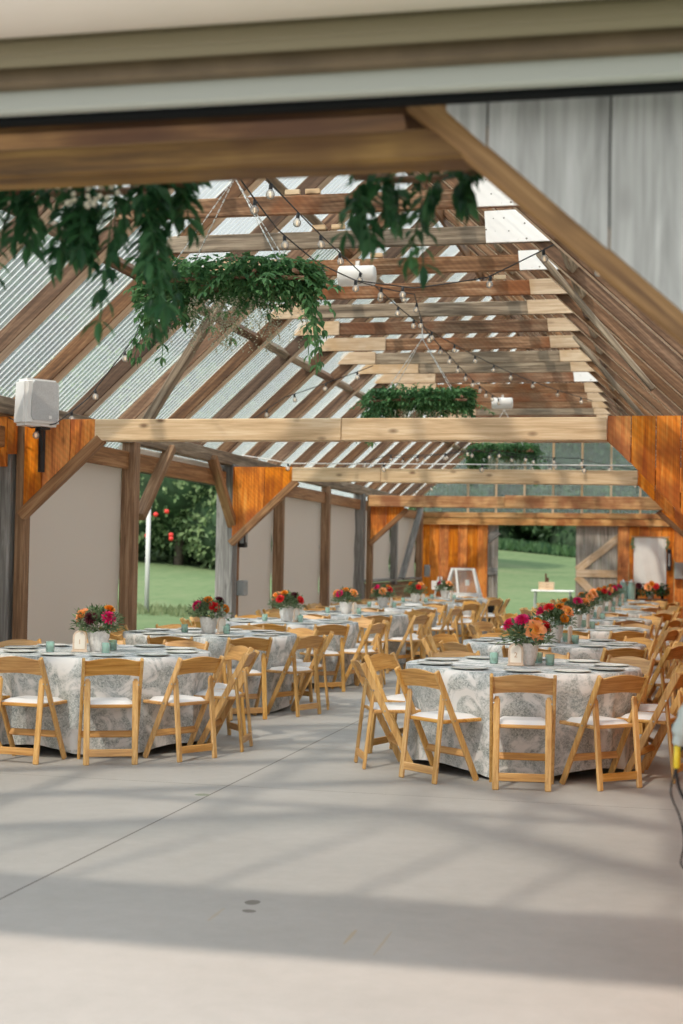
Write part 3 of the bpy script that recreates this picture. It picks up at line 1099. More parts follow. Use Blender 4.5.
# ------------------------------------------------------------------ folding chair prototype
def chair_proto():
    root = empty('folding_chair')
    top, ft = Vector((0, -.235, .795)), Vector((0, .165, 0))
    d = ft - top
    for s in (-1, 1):
        mb = MB()
        x = s * .217
        mb.bar(top + Vector((x, 0, 0)), ft + Vector((x, 0, 0)), .024, .048, up=(0, 1, 0), ch=.006)
        mb.build('front_leg', M['chair_z'], root)
    for s in (-1, 1):
        mb = MB()
        x = s * .180
        pts = [((x), -.137, .625), (x, -.205, 0)]
        mb.bar(pts[0], pts[1], .046, .024, up=(0, 1, 0), ch=.006)
        mb.bar((x - s * -.0, -.138, .618), (x, -.136, .640), .030, .020, up=(0, 1, 0), ch=.005)
        mb.build('rear_leg', M['chair_z'], root)
        mb = MB()
        mb.tube([(s * .196, -.150, .595), (s * .233, -.150, .595)], .007, 8)
        mb.tube([(s * .196, -.062, .440), (s * .233, -.062, .440)], .007, 8)
        mb.build('hinge_bolt', M['steel'], root)
    # curved back slat
    mb = MB()
    NX = 14
    vs, fs = [], []
    for i in range(NX + 1):
        u = -1 + 2 * i / NX
        x = u * .207
        yb = -.020 * (1 - u * u)
        zt = .776 + .022 * max(0, math.cos(u * math.pi / 1.7)) ** 1.0
        zb = .658 + .016 * (1 - u * u)
        for (z, yo) in ((zt, -.229), (zb, -.166)):
            vs.append((x, yo + yb, z))
            vs.append((x, yo + yb + .016, z + .004))
    for i in range(NX):
        a, b = i * 4, (i + 1) * 4
        fs += [(a, a + 2, b + 2, b), (a + 1, b + 1, b + 3, a + 3), (a, b, b + 1, a + 1), (a + 2, a + 3, b + 3, b + 2)]
    fs += [(0, 1, 3, 2), (NX * 4, NX * 4 + 2, NX * 4 + 3, NX * 4 + 1)]
    mb.add(vs, fs)
    mb.build('backrest', M['chair_x'], root, smooth=False)
    mb = MB()
    mb.box((0, .045, .432), (.392, .375, .026), None, 0, .006)
    mb.build('seat_frame', M['chair_x'], root)
    mb = MB()
    vs, fs = [], []
    N = 8
    for j in range(N + 1):
        for i in range(N + 1):
            u, v = -1 + 2 * i / N, -1 + 2 * j / N
            e = min(1, (1 - abs(u)) * 5) * min(1, (1 - abs(v)) * 5)
            vs.append((u * .180, .045 + v * .172, .444 + .026 * e ** .5))
    for j in range(N):
        for i in range(N):
            a = j * (N + 1) + i
            fs.append((a, a + 1, a + N + 2, a + N + 1))
    mb.add(vs, fs)
    mb.build('seat_pad', M['seat'], root, smooth=True)
    mb = MB()
    mb.bar((-.160, -.196, .090), (.160, -.196, .090), .018, .056, ch=.004)
    mb.build('stretcher', M['chair_x'], root)
    mb = MB()
    mb.bar((-.206, .062, .20), (.206, .062, .20), .018, .052, up=(0, .5, 1), ch=.004)
    mb.build('stretcher', M['chair_x'], root)
    return root
chair0 = chair_proto()
chair_used = [False]
def place_chair(x, y, rz, label, group):
    if not chair_used[0]:
        r_ = chair0
        chair_used[0] = True
    else:
        r_ = copy_tree(chair0)
    r_.location = (x, y, 0)
    r_.rotation_euler = (0, 0, rz)
    tag(r_, label, 'chair', group)
    return r_

# ------------------------------------------------------------------ tableware prototypes
def plate_meshes():
    mb = MB()
    mb.lathe([(.0, .0), (.085, .0), (.095, .002), (.135, .009), (.140, .011), (.134, .0125), (.095, .007), (.0, .006)], 28)
    a = mb.mesh('dinner_plate', M['plate'], False)
    mb = MB()
    mb.lathe([(.137, .0115), (.1415, .0105), (.1415, .0140), (.136, .0140)], 28)
    mb.f = mb.f[:-2]
    mb.mi = mb.mi[:-2]
    b = mb.mesh('plate_rim', M['rim'], False)
    mb = MB()
    mb.box((0, 0, .016), (.10, .20, .014), None, 0, .005)
    mb.box((.004, -.005, .027), (.085, .19, .010), None, 0, .004)
    c = mb.mesh('napkin', plain('pale_blue_linen', (0.62, 0.66, 0.66), .9, nscale=30, namt=.08), False)
    return a, b, c
PLATE, RIM, NAP = plate_meshes()
def votive_meshes():
    mb = MB()
    mb.lathe([(.030, 0), (.034, .003), (.036, .085)], 18)
    mb.f = mb.f[:-1]
    mb.mi = mb.mi[:-1]
    a = mb.mesh('votive_glass', M['teal'], True)
    mb = MB()
    mb.lathe([(.028, .0), (.028, .035), (.0, .036)], 14)
    b = mb.mesh('candle', M['card'], True)
    return a, b
VOT, CAN = votive_meshes()
def vase_mesh():
    mb = MB()
    mb.lathe([(.0, 0), (.058, 0), (.064, .006), (.078, .06), (.088, .11), (.092, .150), (.098, .165), (.096, .172), (.088, .170), (.082, .15), (.07, .06), (.0, .03)], 28)
    return mb.mesh('vase', M['pottery'], True)
VASE = vase_mesh()
# arch table number card
def card_meshes():
    def arch(w, h, n_=14):
        pts = [(-w / 2, 0), (w / 2, 0)]
        for k in range(n_ + 1):
            a = math.pi * k / n_
            pts.append((w / 2 * math.cos(a), h - w / 2 + w / 2 * math.sin(a)))
        return pts
    mb = MB()
    mb.prism(arch(.115, .165), -.006, .006)
    a = mb.mesh('arch_board', M['cardwood'])
    mb = MB()
    mb.prism([(x, z + .012) for x, z in arch(.085, .138)], -.009, -.0062)
    b = mb.mesh('card_face', M['card'])
    mb = MB()
    mb.box((0, 0, .006), (.13, .05, .012), None, 0, .003)
    c = mb.mesh('card_base', M['cardwood'])
    return a, b, c
ARCH, FACE, CBASE = card_meshes()
def numeral(s, parent):
    cu = bpy.data.curves.new('numeral', 'FONT')
    cu.body = s
    cu.size = .055
    cu.align_x = 'CENTER'
    cu.extrude = .0006
    tmp = bpy.data.objects.new('tmp', cu)
    COL.objects.link(tmp)
    dg = bpy.context.evaluated_depsgraph_get()
    me = bpy.data.meshes.new_from_object(tmp.evaluated_get(dg))
    bpy.data.objects.remove(tmp)
    me.materials.clear()
    me.materials.append(M['ink'])
    o = link('numeral', me, parent, (0, -.0098, .065))
    o.rotation_euler = (math.pi / 2, 0, 0)
    return o

# blooms
def bloom_mesh(kind, mat, r, seed):
    r_ = random.Random(seed)
    mb = MB()
    layers = {'dahlia': 6, 'rose': 5, 'marigold': 7}[kind]
    for L in range(layers):
        t = L / (layers - 1)               # 0 outer .. 1 centre
        n_ = int(14 - 8 * t) if kind != 'rose' else int(7 - 3 * t)
        tilt = R(10 + 75 * t)
        pl = r * (1 - .45 * t)
        pw = pl * (.42 if kind == 'dahlia' else .95 if kind == 'rose' else .5)
        base = r * .28 * (1 - t)
        zc = r * .35 * t
        for k in range(n_):
            a = 2 * math.pi * (k + (L % 2) * .5 + r_.uniform(-.1, .1)) / n_
            out = Vector((math.cos(a), math.sin(a), 0))
            sd = Vector((-math.sin(a), math.cos(a), 0))
            d = out * math.cos(tilt) + Vector((0, 0, 1)) * math.sin(tilt)
            nn = -out * math.sin(tilt) + Vector((0, 0, 1)) * math.cos(tilt)
            p = out * base + Vector((0, 0, zc))
            q = [p - sd * pw * .2, p + sd * pw * .2, p + d * pl * .55 + sd * pw * .5 + nn * pl * .10, p + d * pl * .92 + sd * pw * .3 + nn * pl * .06,
                 p + d * pl + nn * pl * (.0 if kind != 'rose' else -.10), p + d * pl * .92 - sd * pw * .3 + nn * pl * .06, p + d * pl * .55 - sd * pw * .5 + nn * pl * .10, p + d * pl * .5 - nn * pl * .03]
            mb.add(q, [(0, 1, 7), (1, 2, 7), (2, 3, 7), (3, 4, 7), (4, 5, 7), (5, 6, 7), (6, 0, 7)])
    mb.lathe([(0.0, -.3 * r), (.45 * r, -.2 * r), (.5 * r, .05 * r), (.3 * r, .3 * r), (.0, .35 * r)], 10)
    return mb.mesh(kind, mat, True)
BLOOM = {
    ('dahlia', 'hotpink'): bloom_mesh('dahlia', FL['hotpink'], .058, 1),
    ('dahlia', 'maroon'): bloom_mesh('dahlia', FL['maroon'], .055, 2),
    ('dahlia', 'red'): bloom_mesh('dahlia', FL['red'], .055, 3),
    ('marigold', 'orange'): bloom_mesh('marigold', FL['orange'], .045, 4),
    ('rose', 'peach'): bloom_mesh('rose', FL['peach'], .066, 5),
}
def bouquet_foliage(seed):
    r_ = random.Random(seed)
    mb = MB()
    for k in range(560):
        a = r_.uniform(0, 6.283)
        el = r_.uniform(-.35, 1.45)
        rr = r_.uniform(.06, .185)
        p = Vector((math.cos(a) * math.cos(el) * rr * 1.15, math.sin(a) * math.cos(el) * rr * 1.15, .205 + math.sin(el) * rr * .80))
        d = (p - Vector((0, 0, .17))).normalized() + Vector((r_.uniform(-.6, .6), r_.uniform(-.6, .6), r_.uniform(-.6, .5)))
        mb.leaf(p, d, (r_.uniform(-.5, .5), r_.uniform(-.5, .5), 1), r_.uniform(.035, .07), r_.uniform(.018, .032))
    for k in range(16):
        a = r_.uniform(0, 6.283)
        e = Vector((math.cos(a) * .19, math.sin(a) * .19, r_.uniform(.16, .34)))
        mb.tube([(0, 0, .15), e * .6 + Vector((0, 0, .09)), e], .0022, 4)
        for q in range(7):
            t = .45 + .55 * q / 6
            p = e * t + Vector((0, 0, .12 * (1 - t)))
            mb.leaf(p, e + Vector((r_.uniform(-.2, .2), r_.uniform(-.2, .2), r_.uniform(-.1, .2))), (r_.uniform(-1, 1), 0, 1), .04, .016)
    return mb.mesh('foliage', M['bouquet_leaf'], False)
FOL = [bouquet_foliage(s) for s in (11, 12, 13)]
def filler(seed):
    r_ = random.Random(seed)
    mb = MB()
    for k in range(26):
        a = r_.uniform(0, 6.283)
        p = Vector((math.cos(a) * r_.uniform(.05, .19), math.sin(a) * r_.uniform(.05, .19), r_.uniform(.18, .33)))
        for q in range(5):
            an = q * 1.2566
            mb.leaf(p, (math.cos(an), math.sin(an), .4), (0, 0, 1), .011, .009)
    return mb.mesh('filler_blossoms', FL['white'], False)
FIL = [filler(s) for s in (21, 22)]

# bloom layouts: (kind, colour, azimuth deg in the room (-90 faces the entrance), elevation deg, radius)
LAY = {
    'L1': [('dahlia', 'maroon', -95, 30, .15), ('dahlia', 'hotpink', -35, 32, .15), ('marigold', 'orange', 5, 62, .17), ('rose', 'peach', -160, 38, .15), ('marigold', 'orange', 120, 40, .15)],
    'L2': [('dahlia', 'hotpink', -135, 35, .15), ('marigold', 'orange', -80, 62, .17), ('dahlia', 'red', -50, 30, .15), ('dahlia', 'maroon', 20, 55, .17), ('marigold', 'orange', -8, 18, .18), ('rose', 'peach', 120, 40, .15)],
    'L3': [('dahlia', 'red', -110, 32, .15), ('marigold', 'orange', -100, 68, .17), ('dahlia', 'maroon', -10, 50, .16), ('dahlia', 'red', -10, 22, .18), ('rose', 'peach', -165, 45, .16), ('marigold', 'orange', 100, 40, .15)],
    'L4': [('dahlia', 'hotpink', -120, 35, .15), ('marigold', 'orange', -80, 65, .16), ('rose', 'peach', -25, 38, .16), ('rose', 'peach', -160, 35, .15), ('dahlia', 'red', 90, 40, .15)],
    'L5': [('dahlia', 'hotpink', -140, 50, .16), ('dahlia', 'red', -30, 35, .16), ('marigold', 'orange', 0, 60, .16), ('rose', 'peach', -175, 25, .15), ('rose', 'peach', -80, 28, .13)],
    'L6': [('marigold', 'orange', -160, 60, .17), ('dahlia', 'red', -60, 35, .16), ('rose', 'peach', -10, 55, .16), ('dahlia', 'maroon', 100, 40, .15)],
    'L7': [('dahlia', 'hotpink', -150, 45, .16), ('rose', 'peach', -40, 48, .16), ('marigold', 'orange', -5, 35, .16), ('dahlia', 'red', 90, 30, .15)],
    'R1': [('rose', 'peach', -60, 28, .155), ('dahlia', 'hotpink', -160, 42, .165), ('dahlia', 'hotpink', -110, 62, .17), ('marigold', 'orange', -30, 58, .16), ('dahlia', 'red', 5, 38, .16), ('marigold', 'orange', 120, 45, .15)],
    'R2': [('dahlia', 'red', -120, 60, .17), ('rose', 'peach', -20, 42, .17), ('dahlia', 'hotpink', -165, 42, .16), ('marigold', 'orange', -40, 68, .17), ('marigold', 'orange', -50, 15, .16)],
    'R3': [('dahlia', 'hotpink', -70, 50, .17), ('marigold', 'orange', -170, 48, .17), ('rose', 'peach', -5, 45, .16), ('marigold', 'orange', -155, 20, .16), ('dahlia', 'red', 100, 40, .16)],
    'R4': [('marigold', 'orange', -160, 58, .17), ('rose', 'peach', -75, 40, .17), ('rose', 'peach', -30, 60, .17), ('dahlia', 'red', 100, 50, .16)],
    'R5': [('rose', 'peach', -150, 45, .17), ('dahlia', 'red', -50, 52, .17), ('marigold', 'orange', -100, 68, .18), ('dahlia', 'hotpink', 10, 40, .16)],
    'R6': [('marigold', 'orange', -130, 58, .17), ('dahlia', 'hotpink', -20, 48, .17), ('rose', 'peach', -70, 40, .16)],
    'R7': [('dahlia', 'hotpink', -40, 48, .17), ('marigold', 'orange', -140, 55, .17), ('dahlia', 'red', -90, 40, .16)],
}

ORD = ['first', 'second', 'third', 'fourth', 'fifth', 'sixth', 'seventh']
rows = {
    'L': ('row along the grey screens', [(-4.65, 11.45), (-4.72, 14.6), (-4.74, 17.75), (-4.66, 20.8), (-4.74, 24.0), (-4.71, 27.0), (-4.65, 30.2)]),
    'R': ('row along the board wall', [(-1.14, 11.42), (-1.16, 14.75), (-1.18, 18.2), (-1.20, 21.35), (-1.18, 24.5), (-1.18, 27.6), (-1.18, 30.7)]),
}
vase_off = {('L', 0): (.02, -.12), ('L', 1): (.0, -.06), ('R', 0): (.03, .02)}
chair_angles = {
    ('L', 0): [-97, -64, -32, 4, 40, 76, 112, 148, 184, 225],
    ('L', 1): [-55, -18, 18, 54, 90, 126, 162, 200, 236, 270],
    ('R', 0): [-84, -53, -20, 16, 52, 88, 124, 162, 203, 242],
}
POSW = ['nearest the entrance', 'first anticlockwise from the nearest', 'second anticlockwise from the nearest', 'third anticlockwise from the nearest',
        'fourth anticlockwise from the nearest', 'opposite the nearest', 'fourth clockwise from the nearest', 'third clockwise from the nearest',
        'second clockwise from the nearest', 'first clockwise from the nearest']
SHORT = {'L': 'screen row', 'R': 'board wall row'}
for rk, (rname, cs) in rows.items():
    for ti, (cx, cy) in enumerate(cs):
        where = f'{ORD[ti]} table of the {SHORT[rk]}'
        angs = chair_angles.get((rk, ti))
        if angs is None:
            a0 = -90 + rng.uniform(-16, 16)
            angs = [a0 + 36 * k + rng.uniform(-4, 4) for k in range(10)]
        c = link('tablecloth', cloth_mesh(ti * 2 + (rk == 'R') + 1, [R(q) for q in angs]), None, (cx, cy, 0))
        tag(c, f'white and grey green floral cloth over the {where}', 'tablecloth', 'floral tablecloths on the round tables')
        # start the count from the chair nearest the entrance
        start = min(range(10), key=lambda k: abs(((angs[k] + 90 + 180) % 360) - 180))
        angs = angs[start:] + angs[:start]
        for k, a in enumerate(angs):
            ar = R(a)
            rr = 1.055 + rng.uniform(-.02, .05)
            turn = {('R', 0, 9): -.20, ('R', 0, 1): .12, ('R', 0, 0): .0}.get((rk, ti, k), rng.uniform(-.10, .10))
            if (rk, ti, k) == ('R', 0, 99):
                rr += .03
            place_chair(cx + math.cos(ar) * rr, cy + math.sin(ar) * rr, ar + math.pi / 2 + turn,
                        f'wooden folding chair {POSW[k]}, {where}', 'folding chairs around the round tables')
            pr = .70
            p = link('dinner_plate', PLATE, None, (cx + math.cos(ar) * pr, cy + math.sin(ar) * pr, .7745), ar + rng.uniform(-.1, .1))
            link('plate_rim', RIM, p)
            tag(p, f'white plate, seat {POSW[k]}, {ORD[ti]} {SHORT[rk][:-4]} table', 'plate', 'place settings on the round tables')
        # centrepiece
        ox, oy = vase_off.get((rk, ti), (0, 0))
        vx, vy = cx + ox, cy + oy
        v = link('vase', VASE, None, (vx, vy, .7735), rnd(0, 6))
        tag(v, f'white textured pottery vase on the {where}', 'vase', 'vases on the round tables')
        bq = empty('bouquet', (vx, vy, .7735))
        tag(bq, f'bouquet of bright dahlias and roses on the {where}', 'bouquet', 'bouquets on the round tables')
        f = link('foliage', FOL[(ti + (rk == 'R')) % 3], bq, (0, 0, 0), rnd(0, 6))
        link('filler_blossoms', FIL[ti % 2], bq, (0, 0, 0), rnd(0, 6))['kind'] = 'stuff'
        for (kd, cl, az, el, rr) in LAY[rk + str(ti + 1)]:
            d = Vector((math.cos(R(az)) * math.cos(R(el)), math.sin(R(az)) * math.cos(R(el)), math.sin(R(el))))
            b = link(kd, BLOOM[(kd, cl)], bq, Vector((0, 0, .205)) + Vector((d.x * rr * 1.1, d.y * rr * 1.1, d.z * rr * .95)))
            b.rotation_mode = 'QUATERNION'
            b.rotation_quaternion = (d + Vector((0, -.25, .1))).to_track_quat('Z', 'Y')
            b.scale = (.92 if cl != 'peach' or rk + str(ti) != 'R0' else 1.12,) * 3
            b['label'] = f'{dict(hotpink="hot pink").get(cl, cl)} {kd}'
        # votives
        if (rk, ti) == ('L', 0):
            vps = [(-.30, -.36), (.16, -.30), (.06, .10)]
        elif (rk, ti) == ('R', 0):
            vps = [(-.23, .06), (.10, .26), (.21, .04)]
        else:
            vps = [(-.24 + rng.uniform(-.05, .05), -.05), (.22, -.10 + rng.uniform(-.05, .05)), (.10, .24)]
        for vi, (dx, dy) in enumerate(vps):
            if abs(dx - ox) + abs(dy - oy) < .16:
                dx += .12
            g = link('votive_glass', VOT, None, (cx + dx, cy + dy, .7745))
            link('candle', CAN, g, (0, 0, .0125))
            pos = ['screen side of the vase', 'entrance side of the vase', 'beyond the vase'][vi] if (rk, ti) != ('R', 0) else ['beside the number arch', 'beyond the vase', 'wall side of the vase'][vi]
            tag(g, f'teal glass votive, {pos}, {ORD[ti]} {SHORT[rk][:-4]} table', 'votive', 'teal votives on the round tables')
        # number arch
        if (rk, ti) == ('L', 0):
            dx, dy, rz = -.085, -.26, R(14)
        elif (rk, ti) == ('R', 0):
            dx, dy, rz = -.04, -.12, R(8)
        else:
            dx, dy, rz = .17, -.16, R(70 + rng.uniform(-10, 10))
        nc = empty('number_arch', (cx + dx, cy + dy, .7745), rz)
        link('arch_board', ARCH, nc, (0, 0, .012))
        link('card_face', FACE, nc, (0, 0, .012))
        link('card_base', CBASE, nc)
        if (rk, ti) == ('R', 0):
            numeral('2', nc)
            tag(nc, f'small arched wooden table number 2 in front of the peach rose bouquet', 'table number', 'arched table numbers')
        elif (rk, ti) == ('L', 0):
            numeral('1', nc)
            tag(nc, f'small arched wooden table number 1 beside the maroon dahlia bouquet', 'table number', 'arched table numbers')
        else:
            tag(nc, f'small arched table number standing on the {where}', 'table number', 'arched table numbers')

# ------------------------------------------------------------------ loudspeaker on the post
root = empty('loudspeaker', (-5.87, 12.72, 2.77), R(54))
mb = MB()
mb.prism([(-.195, 0), (.195, 0), (.18, .44), (-.18, .44)], -.11, .11)
bm = bmesh.new()
me = mb.mesh('cabinet', M['speaker'])
bm.from_mesh(me)
bmesh.ops.bevel(bm, geom=bm.edges[:], offset=.03, segments=3, affect='EDGES')
bm.to_mesh(me)
bm.free()
link('cabinet', me, root)
mb = MB()
mb.prism([(-.10, .05), (.15, .05), (.165, .10), (.155, .40), (.14, .42), (-.09, .42), (-.115, .38), (-.125, .09)], -.122, -.105)
g = mb.build('grille', M['grille'], root)
mb = MB()
mb.box((.075, -.124, .085), (.03, .004, .03))
mb.build('badge', M['white'], root)
mb = MB()
mb.bar((.02, .0, -.015), (.12, .0, -.015), .10, .02)
mb.bar((.05, .02, -.02), (.13, .10, -.22), .03, .035)
mb.box((.13, .12, -.20), (.045, .05, .44))
mb.build('wall_mount', M['black'], root)
tag(root, 'white loudspeaker with grey grille mounted on the nearest bent post', 'speaker')

# ------------------------------------------------------------------ wall boxes
def wallbox(loc, size, mat, label, rz=0):
    root = empty('switch_box', loc, rz)
    mb = MB()
    mb.box((0, 0, 0), size, None, 0, .012)
    mb.build('housing', mat, root)
    mb = MB()
    mb.box((size[0] * .52, -size[1] * .1, 0), (.012, size[1] * .55, size[2] * .5), None, 0, .003)
    mb.box((0, -size[1] * .52, 0), (size[0] * .6, .012, size[2] * .6), None, 0, .003)
    mb.build('cover', M['greybox'], root)
    tag(root, label, 'electrical box')
wallbox((-6.14, 20.46, 1.86), (.10, .14, .30), M['black'], 'black switch box high on the post past the open bay')
wallbox((-6.14, 20.46, 1.12), (.12, .20, .22), M['greybox'], 'grey electrical box low on the post past the open bay')
wallbox((.14, 36.38, 1.42), (.22, .12, .40), M['greybox'], 'grey box on the back wall in the corner past the banner')
wallbox((-.10, 36.42, 1.68), (.09, .10, .52), M['black'], 'black door latch on the boards beside the banner')
wallbox((-6.05, 36.3, 1.3), (.14, .12, .3), M['greybox'], 'small grey lamp box in the screen corner of the back wall')

# ------------------------------------------------------------------ chandeliers of twigs and greenery
def greenery(r_, mb, c, sx, sy, sz, n_, L0, L1, fine, droop=.6):
    for k in range(n_):
        a = r_.uniform(0, 6.283)
        q = r_.uniform(.25, 1) ** .5
        p = Vector((c[0] + math.cos(a) * sx * q, c[1] + math.sin(a) * sy * q, c[2] + r_.uniform(-1, 1) * sz * (1.1 - .5 * q)))
        d = Vector((math.cos(a) * .8 + r_.uniform(-.8, .8), math.sin(a) * .8 + r_.uniform(-.8, .8), r_.uniform(-1, .6) - droop * .4))
        L = r_.uniform(L0, L1)
        mb.leaf(p, d, (r_.uniform(-.7, .7), r_.uniform(-.7, .7), 1), L, L * r_.uniform(.38, .58), fine)

def spray(r_, mb, p, d, length, L, pairs, fine=True):
    """a compound leaf: stem with paired leaflets"""
    d = Vector(d).normalized()
    pts = []
    for i in range(7):
        t = i / 6
        pts.append(Vector(p) + d * length * t - Vector((0, 0, 1)) * length * .35 * t * t)
    mb.tube(pts, .0035, 4)
    sd = d.cross(Vector((0, 0, 1)))
    sd = sd.normalized() if sd.length > .05 else Vector((1, 0, 0))
    for i in range(pairs):
        t = (i + 1) / pairs
        f_ = t * 6
        k = min(5, int(f_))
        q = pts[k].lerp(pts[k + 1], f_ - k)
        ax = (pts[k + 1] - pts[k]).normalized()
        for s in (-1, 1):
            dd = ax * .6 + sd * s + Vector((r_.uniform(-.25, .25), r_.uniform(-.25, .25), r_.uniform(-.35, .1)))
            ll = L * r_.uniform(.8, 1.15)
            mb.leaf(q, dd, Vector((r_.uniform(-.4, .4), r_.uniform(-.4, .4), 1)), ll, ll * .42, fine)
    mb.leaf(pts[-1], pts[-1] - pts[-2], (0, 0, 1), L, L * .42, fine)

def chandelier(y, z, seed, label, W_=.62, dense=1.0, hang=.42):
    r_ = random.Random(seed)
    root = empty('greenery_chandelier', (RX - (.16 if y < 12 else .05), y, z))
    tag(root, label, 'chandelier', 'greenery chandeliers under the ridge')
    mb = MB()
    for k in range(5):
        yy = -.24 + k * .12
        mb.tube([(-W_, yy, r_.uniform(-.02, .02)), (0, yy + .01, .01), (W_, yy, r_.uniform(-.02, .02))], .016, 6)
    for x in (-W_ * .9, -.2, .25, W_ * .9):
        mb.tube([(x, -.30, .03), (x + .02, .30, .03)], .017, 6)
    mb.build('twig_frame', M['stick'], root)
    mb = MB()
    apex = Vector((0, 0, TIE_Z - z - .02))
    for (x, yy) in ((-W_ * .75, -.2), (W_ * .75, -.2), (-W_ * .75, .2), (W_ * .75, .2)):
        a, b = Vector((x, yy, .03)), Vector((0, 0, min(.78, TIE_Z - z - .1)))
        n_ = 22
        for q in range(n_):
            p0, p1 = a.lerp(b, q / n_), a.lerp(b, (q + .8) / n_)
            mb.tube([p0, p1], .0065 if q % 2 else .004, 5)
    b = Vector((0, 0, min(.78, TIE_Z - z - .1)))
    mb.tube([b, apex], .007, 5)
    mb.build('chain', M['chain'], root)
    mb = MB()
    greenery(r_, mb, (0, 0, .05), W_ + .06, .34, .15, int(2600 * dense), .05, .095, False)
    greenery(r_, mb, (W_ * .50, 0, .0), .34, .30, .20, int(1500 * dense), .04, .07, False)
    greenery(r_, mb, (-W_ * .85, 0, -.08), .20, .28, .26, int(800 * dense), .05, .085, False)
    for k in range(int(34 * dense)):
        x = r_.uniform(-W_, W_)
        d = (x * .8 + r_.uniform(-.4, .4), r_.uniform(-1, 1), r_.uniform(-.6, .5))
        spray(r_, mb, (x, r_.uniform(-.25, .25), r_.uniform(-.05, .12)), d, r_.uniform(.22, .36), .085, 5, True)
    for s in (-1, 1):
        for k in range(7):
            spray(r_, mb, (s * (W_ - .05), r_.uniform(-.2, .2), -.02), (s * r_.uniform(.1, .7), r_.uniform(-.4, .4), -1), r_.uniform(.25, .42), .085, 6, True)
    mb.build('foliage', M['leaf'], root)
    mb = MB()
    for k in range(60):
        x = r_.uniform(-W_ * .5, W_ * .55) if k < 48 else r_.uniform(-W_, W_)
        yy = r_.uniform(-.28, .28)
        L = r_.uniform(.15, hang)
        n_ = int(L / .018)
        for q in range(n_):
            p = Vector((x + .01 * math.sin(q), yy + .01 * math.cos(q * 1.3), -.12 - q * .018))
            mb.leaf(p, (r_.uniform(-1, 1), r_.uniform(-1, 1), -.5), (0, 0, 1), .023, .019)
    st = mb.build('hanging_strands', M['strand'], root)
    st['kind'] = 'stuff'
chandelier(10.1, 3.56, 31, 'largest greenery chandelier, nearest the entrance, on two chains', .60)
chandelier(17.6, 3.52, 32, 'greenery chandelier half hidden behind the nearest bent beam', .60, 1.0, .22)
chandelier(26.5, 3.56, 33, 'small far greenery chandelier before the translucent back gable', .56, .8, .3)

# near garlands behind the entrance header
def garland(x0, x1, y, z, seed, label, drops):
    r_ = random.Random(seed)
    root = empty('leaf_garland', ((x0 + x1) / 2, y, z))
    tag(root, label, 'garland', 'leaf garlands hung on the entrance header')
    cx = (x0 + x1) / 2
    hw = (x1 - x0) / 2
    mb = MB()
    mb.tube([(-hw, 0, 0), (-hw * .3, 0, -.02), (hw * .3, 0, -.02), (hw, 0, 0)], .012, 6)
    mb.build('stem', M['stick'], root)
    mb = MB()
    greenery(r_, mb, (0, 0, .0), hw, .08, .06, int((620 if hw > .3 else 420) * hw), .045, .085, True)
    for (dx, L, n_) in drops:
        for k in range(n_):
            spray(r_, mb, (dx + r_.uniform(-.05, .05), r_.uniform(-.06, .06), r_.uniform(-.05, .03)), (r_.uniform(-.45, .45), r_.uniform(-.3, .3), -1), L * r_.uniform(.7, 1.0), .085, 6, True)
    mb.build('foliage', M['leafdark'], root)
    mb = MB()
    for k in range(26):
        p = Vector((r_.uniform(-.02, .22) - .05, -.10 + r_.uniform(-.03, .03), r_.uniform(-.10, -.02)))
        for q in range(5):
            an = q * 1.2566
            mb.leaf(p, (math.cos(an), -.5, math.sin(an)), (0, -1, 0), .012, .010)
    if drops[0][2] > 4:
        f_ = mb.build('blossoms', FL['white'], root)
        f_['kind'] = 'stuff'
garland(-2.25, -1.50, 4.42, 2.78, 41, 'dark green leaf garland with tiny cream blossoms behind the entrance header', [(-.36, .19, 5), (-.25, .12, 4), (-.10, .16, 4), (.04, .18, 6), (.15, .34, 8), (.24, .22, 4), (.33, .10, 2)])
garland(-1.0, -.58, 4.42, 2.78, 42, 'dark leaf garland hanging beside the diagonal brace', [(-.15, .13, 3), (-.05, .08, 3), (.02, .21, 2), (.12, .06, 3)])

